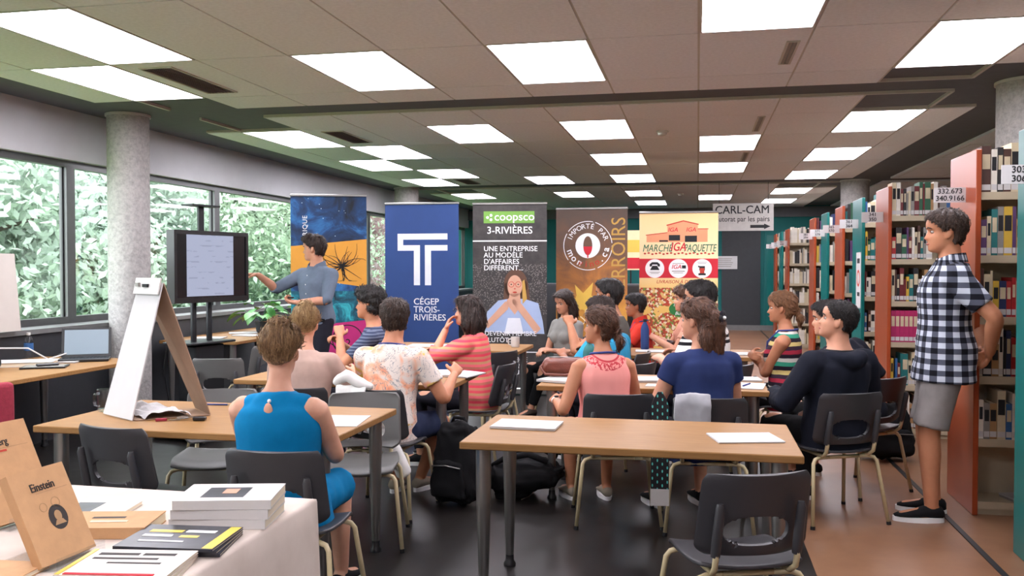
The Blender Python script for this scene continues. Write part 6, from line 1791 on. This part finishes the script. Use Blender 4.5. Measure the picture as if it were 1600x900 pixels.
# ------------------------------------------------------------------ clothes hung on chairs
def drape(label, x, y, rz, m, cols, seed, name='jacket', sleeves=()):
    """cloth folded over the backrest: cols = list of (x, front drop, back drop)"""
    t = thing(name, label, 'jacket', (x, y, 0), math.radians(rz), 'jackets on the chairs')
    vs, fs = [], []
    n = len(cols); m_ = 22
    for i, (cx, fd, bd_) in enumerate(cols):
        for j in range(m_ + 1):
            q = j / m_
            if q < 0.5: zz = 0.775 - fd * (1 - q / 0.5); yy = -0.225 + 0.025 - 0.02 * math.sin(PI * q)
            else: zz = 0.775 - bd_ * ((q - 0.5) / 0.5); yy = -0.262 - 0.05 + 0.03 * (1 - (q - 0.5) * 2)
            yy = (-0.222 if q < 0.4 else (-0.262 - 0.035 * (q - 0.4) / 0.2 if q < 0.6 else -0.30))
            wv = noise.noise(V((cx * 14, zz * 5, seed))) * 0.022
            vs.append((cx + wv * 0.6, yy + wv * (1 if q > 0.55 else -0.2), zz + 0.012 * math.sin(PI * q)))
    for i in range(n - 1):
        for j in range(m_):
            a = i * (m_ + 1) + j
            fs.append((a, a + m_ + 1, a + m_ + 2, a + 1))
    me = bake(MB().add(vs, fs).mesh('c', None), [('SOLIDIFY', dict(thickness=0.012, offset=0)), ('SUBSURF', dict(levels=1)), ('SMOOTH', dict(iterations=2, factor=0.4))], 'cloth', m)
    fold(me, 0.010, 16, seed, 0.6)
    link('cloth', me, t)
    for pts, rad in sleeves:
        b = MB(); limb(b, pts, rad, 14)
        me = b.mesh('sleeve', m, True); me.calc_loop_triangles(); fold(me, 0.008, 18, seed + 3)
        link('sleeve', me, t)
drape('white jacket hung over the chair of the person in floral', -1.82, 5.02, -4, 'f_white', [(-0.2 + 0.018 * i, 0.16, 0.16 + 0.12 * abs(math.sin(i * 0.9)) + (0.1 if i < 5 else 0)) for i in range(12)], 3,
      sleeves=[([(-0.21, -0.25, 0.79), (-0.13, -0.27, 0.835), (-0.06, -0.27, 0.80), (0.02, -0.26, 0.78)], [0.022, 0.036, 0.03, 0.018]), ([(-0.05, -0.30, 0.70), (0.05, -0.31, 0.56), (0.16, -0.29, 0.42), (0.22, -0.27, 0.30)], [0.035, 0.045, 0.05, 0.045])])
drape('pale grey jacket hung over the chair of the woman in navy', 0.05, 5.08, 5, 'f_mauve' if False else 'f_palegrey' if 'f_palegrey' in MT else fabric('f_palegrey', col=(168, 168, 172)), [(-0.19 + 0.019 * i, 0.14, 0.18 + 0.08 * abs(math.sin(i * 0.8))) for i in range(11)], 8)
# long patterned board leaning on the chair
k = NT('teal_dots', 0.5)
v = k.obj()
xx, yy, zz = k.xyz(v)
fx = k.math('FRACT', k.math('MULTIPLY', k.math('ADD', xx, 5.0), 38.0)); fz = k.math('FRACT', k.math('ADD', k.math('MULTIPLY', zz, 26.0), k.math('MULTIPLY', k.math('FLOOR', k.math('MULTIPLY', k.math('ADD', xx, 5.0), 38.0)), 0.5)))
dx_, dz_ = k.math('SUBTRACT', fx, 0.5), k.math('SUBTRACT', fz, 0.5)
rr_ = k.math('ADD', k.math('MULTIPLY', k.math('MULTIPLY', dx_, dx_), 2.2), k.math('MULTIPLY', dz_, dz_))
k.color(k.mix(k.math('LESS_THAN', rr_, 0.045), srgb(20, 20, 24), srgb(90, 196, 186)))
MT['teal_dots'] = k.m
lb_ = thing('longboard', 'narrow black board with teal dots and white tip, hung beside a chair back', 'board', (-0.195, 4.80, 0.0), math.radians(4))
def board(b, z0, z1, w0):
    rr = []
    for z in np.linspace(z0, z1, 14):
        w_ = w0 * (1 - 0.9 * max(0, (z - 0.70) / 0.09) ** 2) if z > 0.70 else w0
        w_ = max(w_, 0.012)
        yy = 0.0 - 0.03 * (0.79 - z)
        rr.append([(-w_, yy - 0.008, z), (w_, yy - 0.008, z), (w_, yy + 0.008, z), (-w_, yy + 0.008, z)])
    b.rings([[V(p) for p in r] for r in rr])
part('deck', 'teal_dots', lb_, lambda b: board(b, 0.27, 0.79, 0.048))
part('white_tip', 'white_paint', lb_, lambda b: board(b, 0.18, 0.27, 0.05))
# ------------------------------------------------------------------ plant on the far window table
pt_ = thing('potted_plant', 'green leafy plant in a pot by the far window', 'plant', (-4.80, 9.15, ZTB + 0.001))
part('pot', 'heater', pt_, lambda b: b.lathe([(0.06, 0), (0.085, 0.13), (0.09, 0.13), (0.08, 0.125), (0.002, 0.12)], 20), 'auto')
rq = random.Random(4)
lm = []
for q in range(3):
    bb = MB(); L = 0.16 + 0.03 * q; vs, fs = [], []
    for i in range(7):
        t_ = i / 6; w_ = 0.05 * math.sin(PI * min(1, t_ * 0.95 + 0.03)) ** 0.8
        vs += [(-w_, L * t_, -0.09 * t_ * t_ + 0.012), (0, L * t_, -0.09 * t_ * t_), (w_, L * t_, -0.09 * t_ * t_ + 0.012)]
    for i in range(6):
        a = 3 * i; fs += [(a, a + 1, a + 4, a + 3), (a + 1, a + 2, a + 5, a + 4)]
    lm.append(bb.add(vs, fs).mesh('leaf', mat('plant_leaf_%d' % q, ((70, 140, 62), (96, 168, 80), (120, 170, 110))[q], 0.4, var=0.2, sc=14), True))
for q in range(34):
    a = rq.uniform(0, 2 * PI); el = rq.uniform(0.15, 0.9); r_ = rq.uniform(0.06, 0.3)
    h_ = 0.16 + 0.22 * rq.random() * (1 - r_)
    o = link('leaf', lm[q % 3], pt_)
    o.location = (math.cos(a) * r_, math.sin(a) * r_, h_)
    o.rotation_euler = (el - 0.4, 0, a - PI / 2)
    if q % 2 == 0:
        part('stem', 'book green', pt_, lambda b: b.tube([(0, 0, 0.12), (math.cos(a) * r_ * 0.5, math.sin(a) * r_ * 0.5, h_ * 0.8), (math.cos(a) * r_, math.sin(a) * r_, h_)], 0.004, 6), True)
hbk = backpack(-4.3, 8.75, 70, 'black bag resting against the far window table', 0.3, 0.18, 0.5)
# presenter's clicker
ck = pr_['WL']
hd = V((0.85, 0.3, 0.1)).normalized()
cp = pr_['root'].matrix_basis @ (ck + hd * 0.10 + V((0.0, 0.0, 0.035)))
cl_ = thing('clicker', 'small black clicker in the presenter\'s left hand', 'remote', cp, math.radians(160 + 20))
part('clicker_body', 'black_plastic', cl_, lambda b: b.box((0, 0, 0), (0.09, 0.035, 0.016)), bevel=0.004)
part('clicker_button', 'sill', cl_, lambda b: b.box((0.015, 0, 0.009), (0.014, 0.014, 0.003)))

# ================================================================== BOOK DISPLAY TABLE IN FRONT
MT['linen'] = None
k = NT('linen_cloth', 0.9, spec=0.15)
v = k.obj()
k.color(k.ramp(k.noise(v, 6, 4), [(0.3, srgb(202, 188, 176)), (0.7, srgb(216, 203, 192))]))
k.bump(k.noise(v, 300, 2), 0.1, 0.002)
MT['linen'] = k.m
TX0, TX1, TY0, TY1, TZ = -3.3, -1.168, 1.15, 2.575, 0.735
tt = thing('display_table', 'long folding table hidden under the cream tablecloth', 'table', ((TX0 + TX1) / 2, (TY0 + TY1) / 2, 0))
hw, hd_ = (TX1 - TX0) / 2 - 0.02, (TY1 - TY0) / 2 - 0.02
part('tabletop', 'laminate', tt, lambda b: b.b2(-hw, hw, -hd_, hd_, TZ - 0.035, TZ - 0.004))
for sx in (-1, 1):
    for sy in (-1, 1):
        part('leg', 'chrome', tt, lambda b: b.cyl((sx * (hw - 0.15), sy * (hd_ - 0.12), 0), (sx * (hw - 0.15), sy * (hd_ - 0.12), TZ - 0.035), 0.018), True)
def cloth_table():
    # perimeter points, rings from the table edge downwards with folds
    def per(n):
        L = [(TX0, TY0), (TX1, TY0), (TX1, TY1), (TX0, TY1)]
        pts = []
        for i in range(4):
            a, c = V((*L[i], 0)), V((*L[(i + 1) % 4], 0))
            for q in range(n): pts.append((a.lerp(c, q / n), (c - a).normalized()))
        return pts
    base = per(36)
    rings = []
    for z, out, amp in ((TZ, -0.012, 0), (TZ - 0.003, -0.003, 0), (TZ - 0.012, 0.002, 0.0), (0.66, 0.008, 0.004), (0.5, 0.018, 0.012), (0.3, 0.03, 0.02), (0.12, 0.04, 0.026), (0.03, 0.045, 0.03)):
        r = []
        for p, d in base:
            nrm = V((d.y, -d.x, 0))
            w_ = amp * noise.noise(V((p.x * 4.5, p.y * 4.5, 1.7)))
            cen = V(((TX0 + TX1) / 2, (TY0 + TY1) / 2, 0))
            r.append(V((p.x, p.y, z)) + nrm * (out + w_))
        rings.append(r)
    b = MB(); b.rings(rings, cap=False)
    b.add([tuple(p) for p in rings[0]], [tuple(range(len(rings[0])))])
    return b
ct = cloth_table().build('tablecloth', 'linen', None, 'auto')
bm = bmesh.new(); bm.from_mesh(ct.data); bmesh.ops.remove_doubles(bm, verts=bm.verts, dist=0.0005); bmesh.ops.recalc_face_normals(bm, faces=bm.faces); bm.to_mesh(ct.data); bm.free(); ct.data.shade_smooth(); ct.data.set_sharp_from_angle(angle=0.9)
tag(ct, 'cream tablecloth draped over the foreground book table', 'tablecloth')
MT['kraft'] = mat('kraft_cover', (196, 152, 108), 0.75, var=0.06, sc=30, bump=0.05)
MT['print_dark'] = mat('print_dark', (48, 42, 40), 0.7)
MT['mag_dark'] = None
k = NT('mag_dark', 0.3)
v = k.obj()
k.color(k.ramp(k.noise(v, 9, 4, 0.6), [(0.35, srgb(30, 32, 38)), (0.7, srgb(66, 70, 80))]))
MT['mag_dark'] = k.m
MT['mag_light'] = mat('mag_light', (214, 202, 188), 0.35, var=0.08, sc=14)
MT['mag_yellow'] = mat('mag_yellow', (226, 196, 60), 0.35, var=0.05)
def kraft_standing(x, y, ang, label, w, h, title, big):
    """book on a clear stand; local: width along x, front -y, leaning back"""
    t = thing('kraft_book', label, 'book', (x, y, TZ + 0.014), ang)
    Rm = Euler((-0.46, 0, 0)).to_matrix()
    def bx(b, x0, x1, y0, y1, z0, z1):
        vs = [Rm @ V((xx, yy, zz)) for zz in (z0, z1) for yy in (y0, y1) for xx in (x0, x1)]
        b.add(vs, [(0, 2, 3, 1), (4, 5, 7, 6), (0, 1, 5, 4), (2, 6, 7, 3), (0, 4, 6, 2), (1, 3, 7, 5)])
    part('cover', 'kraft', t, lambda b: (bx(b, -w / 2, w / 2, 0, 0.003, 0, h), bx(b, -w / 2, w / 2, 0.022, 0.025, 0, h), bx(b, -w / 2, -w / 2 + 0.003, 0.003, 0.022, 0, h)))
    part('page_block', 'pages', t, lambda b: bx(b, -w / 2 + 0.004, w / 2 - 0.003, 0.003, 0.022, 0.003, h - 0.003))
    M4 = Rm.to_4x4()
    def put(o): o.data.transform(M4); return o
    put(text(title, 0.03, 'print_dark', t, (0.0, -0.0008, h * 0.80), weight=0.012, sx=0.8))
    b = MB(); b.prism(rect(-0.025, w * 0.42, h * 0.735, h * 0.74), 0.0004, -0.0008)
    put(b.build('rule', 'book tan', t))
    if big:
        put(flat(t, 'portrait_disc', 'print_dark', [circ(0.012, h * 0.44, 0.028, 24, 0.032)], -0.0009))
        put(flat(t, 'portrait_figure', 'book tan', [circ(0.012, h * 0.455, 0.011, 14, 0.014), [(-0.006, h * 0.36), (0.03, h * 0.36), (0.022, h * 0.41), (0.002, h * 0.41)]], -0.0014))
        put(flat(t, 'doodles', 'book tan', ring_strip(-0.02, h * 0.58, 0.010, 0.012, 10) + ring_strip(0.02, h * 0.6, 0.012, 0.014, 10), -0.0009))
    else:
        put(flat(t, 'figure_row', 'print_dark', [[(q * 0.02 - 0.03, h * 0.3), (q * 0.02 - 0.02, h * 0.3), (q * 0.02 - 0.022, h * 0.36), (q * 0.02 - 0.028, h * 0.36)] for q in range(4)], -0.0009))
        put(flat(t, 'red_word', 'print_wine', [rect(-0.04, 0.01, h * 0.70, h * 0.72)], -0.0009))
    # acrylic stand is a thing of its own
    st = thing('book_stand', 'clear acrylic stand holding the ' + ('front upright kraft book' if big else 'rear upright kraft book'), 'stand', (x, y, TZ), ang)
    part('base_sheet', 'clear', st, lambda b: b.b2(-w * 0.45, w * 0.45, -0.035, 0.16, 0.001, 0.004))
    part('front_lip', 'clear', st, lambda b: b.b2(-w * 0.45, w * 0.45, -0.035, -0.032, 0.004, 0.035))
    part('back_rest', 'clear', st, lambda b: b.add([Rm @ V(p) + V((0, 0, 0.006)) for p in ((-w * 0.4, 0.03, 0), (w * 0.4, 0.03, 0), (w * 0.4, 0.03, h * 0.6), (-w * 0.4, 0.03, h * 0.6), (-w * 0.4, 0.033, 0), (w * 0.4, 0.033, 0), (w * 0.4, 0.033, h * 0.6), (-w * 0.4, 0.033, h * 0.6))], [(0, 1, 2, 3), (7, 6, 5, 4), (0, 4, 5, 1), (1, 5, 6, 2), (2, 6, 7, 3), (3, 7, 4, 0)]))
    return t
kraft_standing(-1.505, 1.885, math.radians(86), 'upright kraft-coloured book with a round portrait, nearest the viewer', 0.175, 0.235, 'Einstein', True)
kraft_standing(-1.86, 2.16, math.radians(82), 'upright kraft-coloured book behind, cut by the left edge', 0.20, 0.29, 'berg', False)
def flat_book(x, y, rz, w, d, h, m, label, z=0.0, name='book', cat='book', deco=None):
    t = thing(name, label, cat, (x, y, TZ + 0.001 + z), math.radians(rz), 'books and magazines on the cream cloth')
    part('cover', m, t, lambda b: (b.b2(-w / 2, w / 2, -d / 2, d / 2, 0, 0.0025), b.b2(-w / 2, w / 2, -d / 2, d / 2, h - 0.0025, h), b.b2(-w / 2, w / 2, -d / 2, -d / 2 + 0.0025, 0.0025, h - 0.0025)))
    part('page_block', 'pages', t, lambda b: b.b2(-w / 2 + 0.001, w / 2 - 0.001, -d / 2 + 0.003, d / 2 - 0.003, 0.0026, h - 0.0026))
    if deco:
        for dq, (nm, mm, rects) in enumerate(deco):
            part(nm, mm, t, lambda b: [b.b2(x0, x1, y0, y1, h + 0.0002 * dq, h + 0.0006 + 0.0008 * dq) for x0, x1, y0, y1 in rects])
    return t
flat_book(-1.575, 2.14, 14, 0.235, 0.165, 0.03, 'kraft', 'kraft-coloured book lying flat behind the upright one', deco=[('title_print', 'print_dark', [(-0.06, 0.03, 0.01, 0.025)]), ('subtitle_print', 'book cream', [(-0.05, 0.05, -0.03, -0.015)])])
flat_book(-1.74, 2.30, 10, 0.2, 0.15, 0.012, 'mag_light', 'thin pale booklet lying at the back of the cloth', name='booklet', cat='booklet', deco=[('cover_photo', 'mag_dark', [(-0.08, 0.0, -0.05, 0.05)])])
for q in range(3):
    flat_book(-1.315 + 0.004 * q, 2.30, 10 + 2 * q, 0.27, 0.19, 0.026, 'white_paint', '%s white book in the stack at the cloth corner' % ('bottom', 'middle', 'top')[q], z=0.027 * q,
              deco=[('cover_photo', 'mag_dark', [(-0.07, 0.05, -0.06, 0.05)]), ('photo_face', 'print_skin', [(-0.02, 0.02, -0.02, 0.03)])] if q == 2 else None)
yl = [('yellow_words', 'mag_yellow', [(-0.1, -0.01, 0.03, 0.05), (0.0, 0.05, -0.01, 0.008), (0.1, 0.128, -0.09, 0.09)]), ('white_words', 'white_ink', [(0.0, 0.08, 0.03, 0.05), (-0.1, -0.02, -0.01, 0.008), (-0.09, 0.03, -0.05, -0.04)])]
for q in range(3):
    flat_book(-1.312, 2.06 - 0.004 * q, 12 - 3 * q, 0.26, 0.19, 0.008, 'mag_dark', '%s dark magazine with yellow and white print on the cloth' % ('lowest', 'middle', 'topmost')[q], z=0.009 * q, name='magazine', cat='magazine', deco=yl if q == 2 else None)
dl = [('dark_words', 'print_dark', [(-0.1, 0.0, 0.05, 0.066), (0.01, 0.09, 0.05, 0.066), (-0.1, 0.06, 0.02, 0.032), (-0.05, 0.08, -0.01, 0.0)]), ('yellow_edge', 'mag_yellow', [(-0.129, -0.118, -0.09, 0.09)]), ('red_strip', 'print_red', [(-0.11, 0.1, -0.09, -0.08)])]
for q in range(3):
    flat_book(-1.315, 1.85 - 0.003 * q, 15 - 3 * q, 0.26, 0.185, 0.008, 'mag_light', '%s pale magazine with dark headline at the front of the cloth' % ('lowest', 'middle', 'topmost')[q], z=0.009 * q, name='magazine', cat='magazine', deco=dl if q == 2 else None)
flat_book(-1.62, 1.76, 5, 0.2, 0.14, 0.014, 'kraft', 'kraft booklet lying at the bottom edge of the picture')

D.scenes.remove(TMP)
